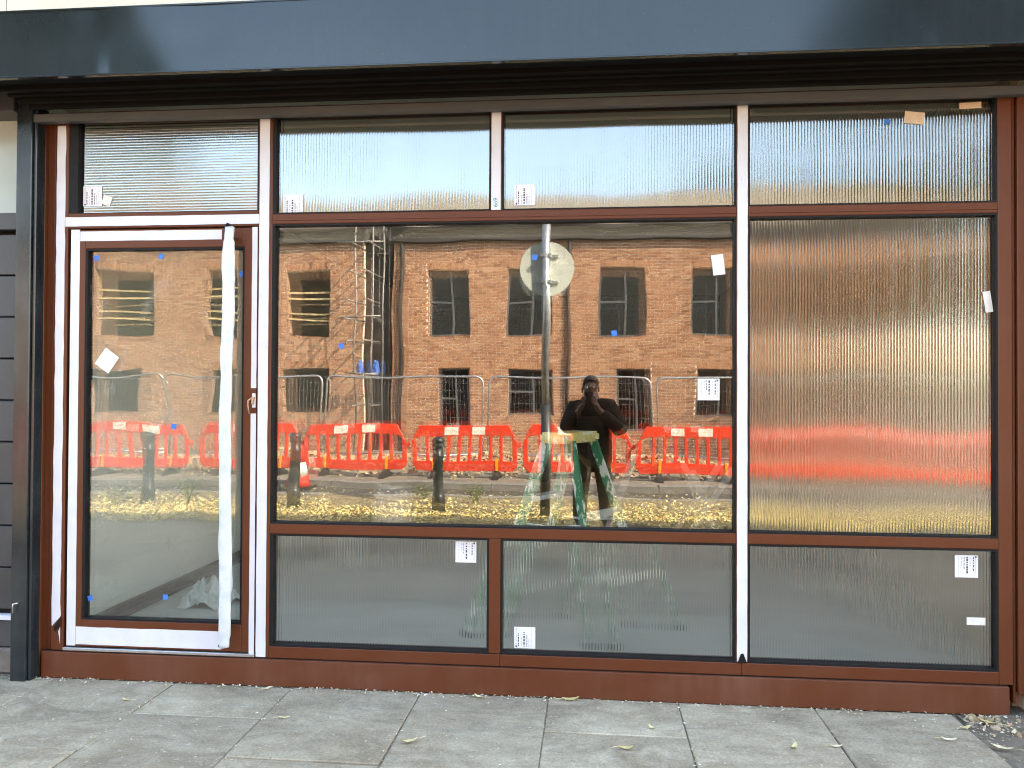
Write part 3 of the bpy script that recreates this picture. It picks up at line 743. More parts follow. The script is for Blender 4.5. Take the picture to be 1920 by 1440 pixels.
for f in (.22, .46, .70):
    a, b = rail_pt('f1', f), rail_pt('f2', f); bm = BM(); d = (b - a).normalized(); obox(bm, (a + b) / 2, d, Vector((0, 0, 1)).cross(d), (0, 0, 1), (b - a).length / 2 - .01, .04, .013); bevel(bm, .004); obj('step', bm, 'ladder_step', lad)
for f in (.30, .62):
    a, b = rail_pt('b1', f), rail_pt('b2', f); bm = BM(); d = (b - a).normalized(); obox(bm, (a + b) / 2, d, Vector((0, 0, 1)).cross(d), (0, 0, 1), (b - a).length / 2, .008, .024); obj('brace', bm, 'ladder_step', lad)
for p, q in (('f1', 'b1'), ('f2', 'b2')):
    a, b = rail_pt(p, .58), rail_pt(q, .58); bm = BM(); tube(bm, [a, (a + b) / 2 - Vector((0, 0, .02)), b], .008, 6); obj('spreader', bm, 'ladder_step', lad)
bm = BM(); c = Vector((-.11, .70, TOPZ - .012)); side = Vector((.5, .85, 0)).normalized(); obox(bm, c, side, Vector((-side.y, side.x, 0)), (0, 0, 1), .19, .09, .03); bevel(bm, .014, 2); obj('top_cap', bm, 'ladder_cap', lad)

# trestle of pale timber further back
tr = thing('trestle', 'pale crossed timber trestle inside the shop at right of clear pane', 'trestle', (.62, 2.6, .10))
for a, b in (((.62, 2.60, .10), (1.14, 2.60, .90)), ((1.13, 2.64, .10), (.82, 2.64, .88)), ((.62, 3.2, .10), (1.14, 3.2, .90)), ((1.13, 3.24, .10), (.82, 3.24, .88))):
    a, b = Vector(a), Vector(b); d = (b - a).normalized(); bm = BM(); obox(bm, (a + b) / 2, Vector((0, 1, 0)), d.cross(Vector((0, 1, 0))), d, .011, .028, (b - a).length / 2); bevel(bm, .003); obj('leg', bm, 'wood_grey', tr)
bm = BM(); box(bm, .90, .95, 2.66, 3.19, .555, .60); bevel(bm, .003); obj('crossbar', bm, 'wood_grey', tr)
bm = BM(); a, b = Vector((.045, 2.6, .10)), Vector((.37, 2.7, 1.0)); d = (b - a).normalized(); obox(bm, (a + b) / 2, Vector((0, 1, 0)), d.cross(Vector((0, 1, 0))), d, .01, .03, (b - a).length / 2)
tag(obj('leaning_plank', bm, 'wood_grey'), 'narrow pale plank leaning inside just right of the step ladder', 'plank')

# ================================================================== LITTER ON THE PAVEMENT
def leaf_mesh(L, w, curl, seed):
    r = random.Random(seed); bm = BM(); top, bot, mid = [], [], []
    for i in range(7):
        f = i / 6; ww = w * math.sin(PI * min(1, f * .92 + .06)) * (1 + r.uniform(-.25, .25)); x = (f - .5) * L; z = curl * (4 * (f - .5) ** 2) + r.uniform(0, .003)
        mid.append(bm.verts.new((x, 0, z + .001))); top.append(bm.verts.new((x, ww, z + .25 * w))); bot.append(bm.verts.new((x, -ww * r.uniform(.6, 1.1), z + .35 * w)))
    for i in range(6):
        bm.faces.new((mid[i], mid[i + 1], top[i + 1], top[i])); bm.faces.new((bot[i], bot[i + 1], mid[i + 1], mid[i]))
    a = Vector((L * .5, 0, curl)); tube(bm, [a, a + Vector((L * .25, .004, .002)), a + Vector((L * .5, .012, .001))], .0012, 4)
    for f in bm.faces: f.smooth = True
    return bm
leaves = [(-.753, -.593, .075, .5, 'curled yellow leaf lying alone mid slab at the lower centre'),
          (-.086, -.045, .085, .2, 'yellow leaf lying against the sill at the centre'),
          (.863, -.472, .06, 1.2, 'pale forked leaf lying on slab at the right foreground'),
          (1.04, -.449, .05, .1, 'small pale leaf beside the paving joint at right'),
          (1.729, -.396, .09, -.5, 'long dry leaf on the soil patch at far right'),
          (1.544, -.328, .06, -.2, 'pale leaf on the cross joint left of the soil patch'),
          (-.531, -.055, .06, -.6, 'small dry leaf below the lower left fluted pane'),
          (-1.375, -.404, .05, .2, 'small tan leaf below the white mullion beside door'),
          (-2.206, -.279, .05, -.3, 'grey curled leaf on the slab under the door'),
          (.156, -.556, .06, .1, 'pale leaf at the lower edge right of centre'),
          (.28, -.334, .045, -1.0, 'thin straw-coloured leaf on the half slab at centre right'),
          (1.67, -.19, .06, .4, 'cream leaf at the left edge of the soil patch'),
          (1.80, -.12, .085, -.7, 'yellow leaf in the litter by the right pier'),
          (1.86, -.22, .055, .9, 'brown edged leaf under the right pier'),
          (1.90, -.37, .075, .3, 'bright dry leaf at the right edge of the picture'),
          (-1.60, -.06, .05, .8, 'tan leaf against the sill under the mullion')]
for i, (x, y, L, a, lab) in enumerate(leaves):
    o = obj('fallen_leaf', leaf_mesh(L, L * .2, L * .12, i), 'leaf_pale'); o.location = (x, y, .004); o.rotation_euler = (0, 0, a + (PI if i % 2 else 0)); tag(o, lab, 'leaf', 'fallen leaves on the pavement')
def scatter(name, n, place, size, mat, label, cat, flat=.5, seed=1, kind='stuff'):
    r = random.Random(seed); V, F = [], []
    for _ in range(n):
        p = place(r)
        if p is None: continue
        s = r.uniform(*size); a = r.uniform(0, 2 * PI); t1, t2 = r.uniform(-flat, flat), r.uniform(-flat, flat)
        R = Matrix.Rotation(a, 3, 'Z') @ Matrix.Rotation(t1, 3, 'X') @ Matrix.Rotation(t2, 3, 'Y'); b = len(V)
        k = r.uniform(.35, .6)
        for q in ((-s, 0, 0), (0, -s * k, s * .15), (s, 0, .1 * s), (0, s * k, s * .2)): V.append(tuple(R @ Vector(q) + Vector(p)))
        F.append((b, b + 1, b + 2, b + 3))
    me = bpy.data.meshes.new(name); me.from_pydata(V, [], F); me.materials.append(M[mat])
    return tag(obm(name, me), label, cat, kind=kind)
def litter_place(r):
    u = r.random()
    if u < .50:
        x = r.uniform(-3.1, 2.0); d = abs(r.gauss(0, .022)); 
        if x > 1.4: d = abs(r.gauss(0, .07))
        return (x, -.022 - d, .004 + r.uniform(0, .004))
    if u < .66: return (1.70 + abs(r.gauss(0, .15)), -.03 - abs(r.gauss(0, .16)), .008)
    if u < .84:
        c = r.choice([q for q in cols if -3.5 < q < 2.2]); return (c + r.gauss(0, .012), r.uniform(-1.1, -.03), .003)
    return (r.uniform(-3.2, 2.2), r.uniform(-1.2, -.05), .004)
scatter('pavement_litter', 1500, litter_place, (.003, .0105), 'crumb', 'small dry leaf crumbs scattered along sill and paving joints', 'litter', .5, 3)
# bits of stone in the corner by the pier
r = random.Random(5)
bm = BM()
for i in range(34):
    c = (1.74 + abs(r.gauss(0, .12)), -.03 - abs(r.gauss(0, .09)), .004); s = r.uniform(.003, .012)
    obox(bm, c, (r.random() - .5, r.random() - .5, .1), (r.random() - .5, r.random() + .2, .1), (0, .2, 1), s * 1.3, s, s * .5)
tag(obj('corner_debris', bm, 'rubble'), 'heap of stone chips in the corner under the right pier', 'debris', kind='stuff')

# ================================================================== ACROSS THE STREET (seen in the glass)
FY = -16.5
def facade(par, x0, x1, z0, z1, openings, nsingle, centre):
    BW, BH, PW, PH = .211, .0565, .228, .0735
    boxes = []; rr = random.Random(int(x0 * 10))
    head = {o: z0 + math.ceil((o[3] + .16 - z0) / PH) * PH - .013 for o in openings}
    nrow = int((z1 - z0) / PH)
    for i in range(nrow):
        za = z0 + i * PH; x = x0 - (PW / 2 if i % 2 else 0)
        while x < x1:
            segs = [(max(x, x0), min(x + BW, x1))]
            for o in openings:
                if za < head[o] and za + BH > o[2]:
                    ns = []
                    for a, b in segs:
                        if b <= o[0] or a >= o[1]: ns.append((a, b)); continue
                        if a < o[0]: ns.append((a, o[0]))
                        if b > o[1]: ns.append((o[1], b))
                    segs = ns
            for a, b in segs:
                if b - a > .02: boxes.append((a, b, za, za + BH, rr.uniform(0, .004)))
            x += PW
    for o in openings:      # soldier course over each opening
        x = o[0] + .004
        while x < o[1] - .02:
            boxes.append((x, min(x + .056, o[1]), o[3] + .006, head[o], rr.uniform(.002, .006))); x += .066
    boxes.sort(key=lambda b: (b[1] - b[0] < .19, (0.5 * (b[0] + b[1]) - centre[0]) ** 2 + (b[2] - centre[1]) ** 2))
    full = bpy.data.meshes.new('brick'); bb = BM(); box(bb, -BW / 2, BW / 2, -.03, .010, -BH / 2, BH / 2); bb.to_mesh(full); bb.free(); full.materials.append(M['brick'])
    k = 0; rest = []
    for b in boxes:
        if k < nsingle and abs((b[1] - b[0]) - BW) < 1e-4:
            o = obm('brick', full, par); o.location = o.location + Vector(((b[0] + b[1]) / 2, FY + b[4], (b[2] + b[3]) / 2)); k += 1
        else: rest.append(b)
    V = np.array([[(a, FY - .03, c), (b_, FY - .03, c), (b_, FY + .010 + t, c), (a, FY + .010 + t, c), (a, FY - .03, d), (b_, FY - .03, d), (b_, FY + .010 + t, d), (a, FY + .010 + t, d)] for a, b_, c, d, t in rest]).reshape(-1, 3)
    F = []
    for i in range(len(rest)):
        q = i * 8
        F += [(q, q + 3, q + 2, q + 1), (q + 4, q + 5, q + 6, q + 7), (q + 1, q + 2, q + 6, q + 5), (q + 2, q + 3, q + 7, q + 6), (q + 3, q, q + 4, q + 7)]
    me = bpy.data.meshes.new('brickwork'); me.from_pydata(V.tolist(), [], F); me.materials.append(M['brick'])
    obm('brickwork', me, par, 'stuff')
    # mortar bed with the openings left out
    bm = BM(); xs = sorted({x0, x1, *[v for o in openings for v in o[:2]]}); zs = sorted({z0 - .02, z1, *[v for o in openings for v in o[2:]]})
    for a, b in zip(xs, xs[1:]):
        for c, d in zip(zs, zs[1:]):
            mx, mz = (a + b) / 2, (c + d) / 2
            if any(o[0] < mx < o[1] and o[2] < mz < o[3] for o in openings): continue
            box(bm, a, b, FY - .25, FY, c, d)
    bmesh.ops.remove_doubles(bm, verts=bm.verts[:], dist=1e-5)
    obj('wall', bm, 'mortar', par)
def row(z): return -.02 + round((z + .02) / .0735) * .0735 - .012
F1 = (row(2.98), 4.72)
openL = [(-13.0, -11.55, *F1), (-10.1, -8.95, *F1), (-7.92, -6.76, *F1), (-13.3, -11.75, row(.96), 2.14), (-10.1, -9.0, row(.96), 2.14), (-8.04, -6.79, row(1.02), 2.14)]
openR = [(-4.17, -3.06, *F1), (-2.11, -.95, *F1), (.25, 1.42, *F1), (2.56, 3.72, *F1), (4.9, 6.05, *F1), (7.1, 8.3, *F1), (7.2, 8.2, row(.94), 2.15), (-3.88, -3.05, row(.55), 2.15), (-2.1, -.88, row(.94), 2.15), (.68, 1.59, row(.55), 2.15), (2.67, 3.7, row(.92), 2.15), (5.0, 6.1, row(.94), 2.15)]
def block(label, x0, x1, openings, ns, centre, glazed, boards):
    b = thing('brick_building', label, 'building', ((x0 + x1) / 2, FY - 4, 0))
    facade(b, x0, x1, -.02, 5.42, openings, ns, centre)
    bx('side_wall', 'reveal', b, x0, x0 + .25, FY - 9, FY - .255, -.02, 5.42, 0); bx('side_wall', 'reveal', b, x1 - .25, x1, FY - 9, FY - .255, -.02, 5.42, 0)
    bx('back_wall', 'reveal', b, x0 + .25, x1 - .25, FY - 9, FY - 8.75, -.02, 5.42, 0)
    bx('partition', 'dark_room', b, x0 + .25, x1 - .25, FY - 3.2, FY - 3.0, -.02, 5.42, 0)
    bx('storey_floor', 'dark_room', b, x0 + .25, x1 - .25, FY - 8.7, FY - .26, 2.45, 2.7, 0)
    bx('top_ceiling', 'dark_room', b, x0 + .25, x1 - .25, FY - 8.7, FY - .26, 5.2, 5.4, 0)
    bx('eave_board', 'eave', b, x0 - .1, x1 + .1, FY - .2, FY + .16, 5.43, 5.74, .01)
    bm = BM(); tube(bm, [(x0 - .1, FY + .22, 5.77), (x1 + .1, FY + .22, 5.77)], .06, 10); obj('gutter', bm, 'eave', b)
    # roof: courses of lapped tiles
    V, Fq = [], []; rr = random.Random(3)
    za, ya, zb, yb = 5.80, FY + .25, 7.65, FY - 4.5; nr = 26
    for i in range(nr):
        f0, f1 = i / nr, (i + 1) / nr + .012
        x = x0 - .1 - (.15 if i % 2 else 0)
        while x < x1 + .1:
            a, c = max(x, x0 - .1), min(x + .29, x1 + .1)
            if c - a > .03:
                q = len(V); lift = .03 + rr.uniform(0, .006)
                V += [(a, ya + (yb - ya) * f0, za + (zb - za) * f0 + lift), (c, ya + (yb - ya) * f0, za + (zb - za) * f0 + lift), (c, ya + (yb - ya) * f1, za + (zb - za) * f1), (a, ya + (yb - ya) * f1, za + (zb - za) * f1),
                      (a, ya + (yb - ya) * f0, za + (zb - za) * f0), (c, ya + (yb - ya) * f0, za + (zb - za) * f0)]
                Fq += [(q, q + 1, q + 2, q + 3), (q + 4, q + 5, q + 1, q)]
            x += .3
    me = bpy.data.meshes.new('roof_tiling'); me.from_pydata(V, [], Fq); me.materials.append(M['tile']); obm('roof_tiling', me, b, 'stuff')
    bm = BM(); A = [(ya, za - .03), (yb, zb - .03), (FY - 9.2, za - .03)]
    v0 = [bm.verts.new((x0 - .05, y, z)) for y, z in A]; v1 = [bm.verts.new((x1 + .05, y, z)) for y, z in A]
    bm.faces.new(v0); bm.faces.new(list(reversed(v1)))
    for k in range(3): bm.faces.new((v0[k], v1[k], v1[(k + 1) % 3], v0[(k + 1) % 3]))
    bmesh.ops.recalc_face_normals(bm, faces=bm.faces[:]); obj('roof', bm, 'eave', b)
    for o in openings:
        w = bpy.data.objects.new('window', None); COL.objects.link(w); w.parent = b; w.location = -b.location
        bm = BM(); e = .013; y0, y1 = FY - .24, FY + .004
        box(bm, o[0] - e * .2, o[0] + e, y0, y1, o[2], o[3]); box(bm, o[1] - e, o[1] + e * .2, y0, y1, o[2], o[3]); box(bm, o[0] + e, o[1] - e, y0, y1, o[3] - e, o[3])
        obj('reveal', bm, 'reveal', w)
        bm = BM(); box(bm, o[0] + .002, o[1] - .002, FY - .22, FY + .016, o[2] - .002, o[2] + .008); bevel(bm, .003); obj('window_sill', bm, 'reveal', w)
        if glazed:
            bm = BM(); t = .05; ya, yb2 = FY - .20, FY - .14; xm = o[0] + (o[1] - o[0]) * .56; zm = o[2] + (o[3] - o[2]) * .5
            for q in ((o[0] + e, o[0] + e + t, o[2] + .008, o[3] - e), (o[1] - e - t, o[1] - e, o[2] + .008, o[3] - e), (o[0] + e + t, o[1] - e - t, o[3] - e - t, o[3] - e), (o[0] + e + t, o[1] - e - t, o[2] + .008, o[2] + .008 + t), (xm - t / 2, xm + t / 2, o[2] + .008 + t, o[3] - e - t), (o[0] + e + t, xm - t / 2, zm - t / 2, zm + t / 2)):
                box(bm, q[0], q[1], ya, yb2, q[2], q[3])
            obj('frame', bm, 'win_frame', w)
            bm = BM(); box(bm, o[0] + e + t, o[1] - e - t, FY - .175, FY - .165, o[2] + .06, o[3] - e - t); obj('pane', bm, 'win_glass', w)
        elif boards and o[2] > 2:
            for zz in (3.42, 3.62, 3.98, 4.18):
                a, c2 = Vector((o[0] - .02, FY - .10, zz + random.uniform(-.03, .03))), Vector((o[1] + .02, FY - .14, zz + random.uniform(-.03, .03))); d = (c2 - a).normalized(); bm = BM()
                obox(bm, (a + c2) / 2, (0, 1, 0), d.cross(Vector((0, 1, 0))), d, .018, .022, (c2 - a).length / 2); obj('guard_rail', bm, 'timber', w)
    return b
bl = block('red brick block with unglazed windows and timber guard rails reflected at left', -15.5, -5.87, openL, 60, (-7.0, 2.6), False, True)
brt = block('red brick block with dark framed windows reflected in the clear pane', -5.10, 9.4, openR, 230, (-1.5, 2.6), True, False)
bm = BM(); box(bm, -5.86, -5.11, FY - .4, FY - .16, -.02, 5.4); tag(obj('link_wall', bm, 'void'), 'near-black wall imitating deep shade in the gap between the two brick blocks', 'wall')
def pipe(x, y, z0, z1, r, name, mat, label):
    bm = BM(); tube(bm, [(x, y, z0), (x, y, z1 - .25), (x, y - .02, z1 - .12), (x, y + .10, z1)], r, 10); return tag(obj(name, bm, mat), label, 'drainpipe')
pipe(-4.86, FY + .07, -.01, 5.62, .055, 'drainpipe', 'eave', 'dark drainpipe on the brick block just right of the scaffold')
pipe(-.52, FY + .07, -.01, 5.62, .045, 'drainpipe', 'eave', 'dark drainpipe on the brick block behind the road sign pole')

# scaffold in the gap
sc = thing('scaffold', 'small tube scaffold in the gap between the brick blocks', 'scaffold', (-5.6, FY + .9, 0))
for x, y in ((-5.80, FY + .95), (-5.36, FY + .95), (-5.30, FY + .18)):
    bm = BM(); tube(bm, [(x, y, -.01), (x + random.uniform(-.02, .02), y, 6.4)], .022, 8); obj('standard', bm, 'scaf', sc)
for z in (1.2, 1.95, 2.8, 3.35, 3.8, 4.5, 5.2):
    for x in (-5.80, -5.36):
        bm = BM(); tube(bm, [(x + random.uniform(-.02, .02), FY + .04, z), (x + random.uniform(-.12, .12), FY + 1.0 + random.uniform(.1, .7), z + random.uniform(-.04, .04))], .022, 8); obj('transom', bm, 'scaf', sc)
    if z in (1.95, 3.35, 5.2):
        bm = BM(); tube(bm, [(-5.80 - random.uniform(.1, .5), FY + .99, z + .05), (-5.36 + random.uniform(.1, .3), FY + .99, z + .05)], .022, 8); obj('ledger', bm, 'scaf', sc)
bm = BM(); tube(bm, [(-5.9, FY + 1.0, 5.3), (-5.1, FY + 1.0, 6.4)], .02, 8); obj('brace', bm, 'scaf', sc)
for i, (x, y) in enumerate(((-5.75, FY + .6), (-5.35, FY + .6))):
    crumple('tarpaulin', (x, y, 1.98), .17, 11 + i, 'blue_sheet', ('blue tarpaulin bundle on the left side of the scaffold', 'blue tarpaulin bundle on the right side of the scaffold')[i], 'tarpaulin', (.5, .5, 1.1))

# site barriers
def make_barrier():
    root = thing('site_barrier', '', 'barrier', (0, 0, 0), 'red barriers along the far kerb', True)
    T = .022
    def plate(name, pts, holes=None):
        bm = BM(); a = [bm.verts.new((x, -T, z)) for x, z in pts]; b = [bm.verts.new((x, T, z)) for x, z in pts]; n = len(pts)
        bm.faces.new(a); bm.faces.new(list(reversed(b)))
        for k in range(n): bm.faces.new((a[k], b[k], b[(k + 1) % n], a[(k + 1) % n]))
        bmesh.ops.recalc_face_normals(bm, faces=bm.faces[:]); bevel(bm, .006); return obj(name, bm, 'red_plastic', root)
    plate('top_board', [(-.78, .75), (.78, .75), (.86, .72), (.92, .72), (.80, .94), (-.80, .94), (-.92, .72), (-.86, .72)])
    plate('bottom_board', [(-.86, .12), (.86, .12), (.95, .22), (.95, .30), (.86, .30), (-.86, .30), (-.95, .30), (-.95, .22)])
    plate('end_bar', [(-.95, .29), (-.87, .29), (-.87, .73), (-.95, .66)]); plate('end_bar', [(.87, .29), (.95, .29), (.95, .66), (.87, .73)])
    for k in range(8):
        x = -.665 + k * .19; w = .028
        plate('bar', [(x - w, .29), (x + w, .29), (x + w, .76), (x - w, .76)])
    plate('link', [(.94, .52), (1.02, .56), (1.02, .64), (.94, .60)])
    for x in (-.24, .25):
        bm = BM(); box(bm, x - .12, x + .12, T + .0005, T + .004, .775, .915); obj('reflector', bm, 'reflector', root)
    for x in (-.55, .58):
        bm = BM(); box(bm, x - .024, x + .024, -.032, .032, .10, .34); bevel(bm, .004); obj('post', bm, 'orange', root)
        bm = BM(); vs = [bm.verts.new(p) for p in ((x - .05, -.32, 0), (x + .05, -.32, 0), (x + .05, .32, 0), (x - .05, .32, 0), (x - .03, -.05, .13), (x + .03, -.05, .13), (x + .03, .05, .13), (x - .03, .05, .13))]
        for q in ((0, 3, 2, 1), (4, 5, 6, 7), (0, 1, 5, 4), (1, 2, 6, 5), (2, 3, 7, 6), (3, 0, 4, 7)): bm.faces.new([vs[i] for i in q])
        obj('foot', bm, 'gasket', root)
    return root
bar0 = make_barrier(); index_kids(bar0)
spots = [(-10.3, -10.2, .02, 'leftmost red barrier reflected faintly in the door glass'), (-8.25, -10.15, -.04, 'red barrier reflected in door glass beside the wrapped handle'),
         (-6.2, -10.3, .05, 'red barrier cut by the white mullion behind the left bollard'), (-4.22, -10.2, .0, 'red barrier reflected behind the rubble sack'), (-2.2, -10.15, .015, 'red barrier reflected behind the right bollard'),
         (-.2, -10.22, .01, 'red barrier reflected behind the step ladder and photographer'), (1.78, -10.15, -.02, 'red barrier reflected at the right end of the clear pane'), (3.8, -10.15, .03, 'red barrier blurred in the left half of the tall fluted pane'), (5.8, -10.05, -.02, 'red barrier blurred in the right half of the tall fluted pane'), (7.8, -10.0, 0, 'red barrier beyond the right edge of the tall fluted pane')]
for i, (x, y, a, lab) in enumerate(spots):
    o = bar0 if i == 0 else copy_tree(bar0); o.location = (x, y, -.012); o.rotation_euler = (0, 0, a); o['label'] = lab

# mesh fence panels
def make_fence():
    root = thing('mesh_fence_panel', '', 'fence', (0, 0, 0), 'mesh fence panels before the brick blocks', True)
    W2, Ht, R_ = 1.72, 1.86, .16; pts = [(-W2, 0, .06)]
    for k in range(7): a = PI - k * PI / 12; pts.append((-W2 + R_ + R_ * math.cos(a), 0, Ht - R_ + R_ * math.sin(a)))
    for k in range(7): a = PI / 2 - k * PI / 12; pts.append((W2 - R_ + R_ * math.cos(a), 0, Ht - R_ + R_ * math.sin(a)))
    pts.append((W2, 0, .06))
    bm = BM(); tube(bm, pts, .021, 8); tube(bm, [(-W2, 0, .2), (W2, 0, .2)], .019, 8); obj('frame', bm, 'galv', root)
    bm = BM(); n = 44
    for k in range(1, n):
        x = -W2 + 2 * W2 * k / n; h = Ht - (.07 if abs(abs(x) - W2) < .1 else 0); box(bm, x - .0022, x + .0022, -.0022, .0022, .2, h)
    for z in (.45, .72, 1.0, 1.28, 1.56, 1.72): box(bm, -W2, W2, -.0048, -.0025, z - .0022, z + .0022)
    obj('wire_mesh', bm, 'galv', root)
    for x in (-W2, W2):
        bm = BM(); box(bm, x - .11, x + .11, -.32, .32, 0, .13); bevel(bm, .02); obj('foot_block', bm, 'stone_dirty', root)
    return root
fen0 = make_fence(); index_kids(fen0)
fl = ['mesh fence panel reflected at far left behind door glass', 'mesh fence panel whose right corner shows in the door glass', 'mesh fence panel crossing the white mullion left of the scaffold', 'mesh fence panel in front of the scaffold and left windows', 'mesh fence panel behind the road sign pole', 'mesh fence panel behind the label at right of clear pane', 'mesh fence panel blurred in the tall fluted pane']
for i, x in enumerate((-14.5, -10.97, -7.50, -3.98, -.41, 3.15, 6.7)):
    o = fen0 if i == 0 else copy_tree(fen0); o.location = (x, -13.0 + random.uniform(-.06, .06), -.012); o.rotation_euler = (0, 0, random.uniform(-.012, .012)); o['label'] = fl[i]

# rubble and spoil behind the barriers
bm = BM(); nx, ny = 130, 20; g = {}
def mound(x, y): return max(-.05, .34 * math.exp(-((y + 11.9) / .75) ** 2) * (.75 + .6 * noise.noise(Vector((x * .55, y * .6, 4)))) + .06 * noise.noise(Vector((x * 3, y * 3, 1))) - .04)
for i in range(nx + 1):
    for j in range(ny + 1):
        x, y = -12 + 20 * i / nx, -13.6 + 3.0 * j / ny; g[i, j] = bm.verts.new((x, y, mound(x, y)))
for i in range(nx):
    for j in range(ny): bm.faces.new((g[i, j], g[i + 1, j], g[i + 1, j + 1], g[i, j + 1]))
tag(obj('spoil_heap', bm, 'earth', smooth=True), 'long low heap of dug soil behind the red barriers', 'soil', kind='stuff')
r = random.Random(9); V, F = [], []
for i in range(5200):
    x, y = r.uniform(-12, 8), -11.7 + r.gauss(0, .55); s = r.uniform(.015, .06) * (1.6 if r.random() < .1 else 1); z = max(mound(x, y), -.01) + s * .3
    R = Matrix.Rotation(r.uniform(0, 6.3), 3, 'Z') @ Matrix.Rotation(r.uniform(-.8, .8), 3, 'X'); h = (s, s * r.uniform(.4, .8), s * r.uniform(.3, .6)); b = len(V)
    for q in ((-1, -1, -1), (1, -1, -1), (1, 1, -1), (-1, 1, -1), (-.8, -.8, 1), (.9, -.7, 1), (.7, .9, 1), (-.8, .8, 1)): V.append(tuple(R @ Vector((q[0] * h[0], q[1] * h[1], q[2] * h[2])) + Vector((x, y, z))))
    F += [tuple(b + k for k in q) for q in ((4, 5, 6, 7), (0, 1, 5, 4), (1, 2, 6, 5), (2, 3, 7, 6), (3, 0, 4, 7))]
me = bpy.data.meshes.new('rubble'); me.from_pydata(V, [], F); me.materials.append(M['rubble']); tag(obm('rubble', me), 'broken brick and stone rubble strewn over the soil heap', 'rubble', kind='stuff')

# fallen leaves on the verge, weeds
def carpet(r):
    x = r.uniform(-11, 8); y = -4.9 - abs(r.gauss(0, .95))
    if y < -7.4 or noise.noise(Vector((x * .5, y * .9, 3))) < -.35: return None
    return (x, y, .004 + r.uniform(0, .03))
scatter('leaf_carpet', 38000, carpet, (.013, .030), 'leaf', 'carpet of yellow fallen leaves along the street verge', 'leaves', .7, 8)
scatter('road_leaves', 1500, lambda r: (r.uniform(-11, 8), r.uniform(-9.1, -7.65), -.094), (.015, .035), 'leaf_pale', 'scattered dry leaves on the dark road', 'leaves', .4, 18)
def weed(x, y, h, label, seed):
    r = random.Random(seed); t = thing('weed', label, 'weed', (x, y, 0), 'weeds on the verge')
    bm = BM(); tips = []
    for k in range(5):
        a = r.uniform(0, 6.3); e = Vector((x + .12 * math.cos(a), y + .12 * math.sin(a), h * r.uniform(.7, 1))); tube(bm, [(x, y, 0), ((x + e.x) / 2, (y + e.y) / 2, e.z * .6), e], .004, 5); tips.append(e)
    obj('stem', bm, 'weed', t)
    bm = BM()
    for _ in range(110):
        e = r.choice(tips); f = r.uniform(.2, 1); p = Vector((x, y, 0)).lerp(e, f) + Vector((r.gauss(0, .04), r.gauss(0, .04), r.gauss(0, .03))); d = Vector((r.gauss(0, 1), r.gauss(0, 1), r.uniform(.1, .8))).normalized(); s = d.orthogonal().normalized(); L = r.uniform(.03, .07)
        bm.faces.new([bm.verts.new(q) for q in (p, p + d * L * .5 + s * L * .22, p + d * L, p + d * L * .5 - s * L * .22)])
    obj('foliage', bm, 'weed', t)
for i, (x, y, h, lab) in enumerate(((-5.25, -6.2, .42, 'tall pale weed on the verge reflected in the middle of the door'), (-6.1, -6.0, .28, 'short weed at the foot of the bollard reflected in the door'), (-1.55, -6.9, .26, 'small weed on the verge right of the right bollard'), (-2.3, -7.1, .18, 'low weed on the verge left of the right bollard'))): weed(x, y, h, lab, i + 30)

# bollards
def make_bollard():
    root = thing('bollard', '', 'bollard', (0, 0, 0), 'black bollards on the verge', True)
    bm = BM(); lathe(bm, [(.085, 0), (.085, .20), (.078, .215), (.067, .24), (.065, .70), (.075, .715), (.075, .735), (.065, .75), (.065, .83)]); obj('post', bm, 'bollard', root)
    bm = BM(); lathe(bm, [(.062, .83), (.078, .84), (.08, .87), (.07, .885), (.078, .90), (.078, .93), (.055, .955), (.02, .965)]); obj('cap', bm, 'bollard', root)
    return root
bo0 = make_bollard(); index_kids(bo0)
for i, (x, y, lab) in enumerate(((-6.0, -6.5, 'black bollard reflected in the lower part of the door glass'), (-3.87, -6.3, 'black bollard reflected at the left edge of the clear pane'), (-1.86, -5.85, 'black bollard reflected between the sack and the ladder'), (2.6, -6.1, 'black bollard beyond the right mullion, blurred by fluted glass'))):
    o = bo0 if i == 0 else copy_tree(bo0); o.location = (x, y, -.006); o['label'] = lab

# traffic cone near the left bollard
cn = thing('traffic_cone', 'red and white traffic cone standing beside the left bollard', 'cone', (-4.78, -8.9, -.1))
bm = BM(); lathe(bm, [(.19, .03), (.155, .20), (.15, .21)], (-4.78, -8.9, -.1)); lathe(bm, [(.105, .42), (.06, .66), (.05, .72)], (-4.78, -8.9, -.1)); obj('body', bm, 'red_plastic', cn)
bm = BM(); lathe(bm, [(.151, .21), (.106, .42)], (-4.78, -8.9, -.1)); obj('band', bm, 'reflector', cn)
bm = BM(); box(bm, -5.01, -4.55, -9.13, -8.67, -.1, -.06); bevel(bm, .01); obj('base', bm, 'gasket', cn)

# road sign seen from behind
sg = thing('road_sign', 'round road sign seen from behind on a tall galvanised pole', 'sign', (-.513, -5.60, 0))
bm = BM(); tube(bm, [(-.513, -5.6, -.01), (-.513, -5.6, 1.35)], .062, 16); obj('pole_base', bm, 'bollard', sg)
bm = BM(); tube(bm, [(-.513, -5.6, 1.33), (-.513, -5.6, 3.75)], .048, 16); obj('pole', bm, 'galv', sg)
bm = BM(); n = 48
ca = [bm.verts.new((-.513 + .33 * math.cos(2 * PI * k / n), -5.668, 3.0 + .33 * math.sin(2 * PI * k / n))) for k in range(n)]; cb = [bm.verts.new((v.co.x, -5.662, v.co.z)) for v in ca]
bm.faces.new(ca); bm.faces.new(list(reversed(cb)))
for k in range(n): bm.faces.new((ca[k], cb[k], cb[(k + 1) % n], ca[(k + 1) % n]))
bmesh.ops.recalc_face_normals(bm, faces=bm.faces[:]); obj('plate', bm, 'sign_back', sg)
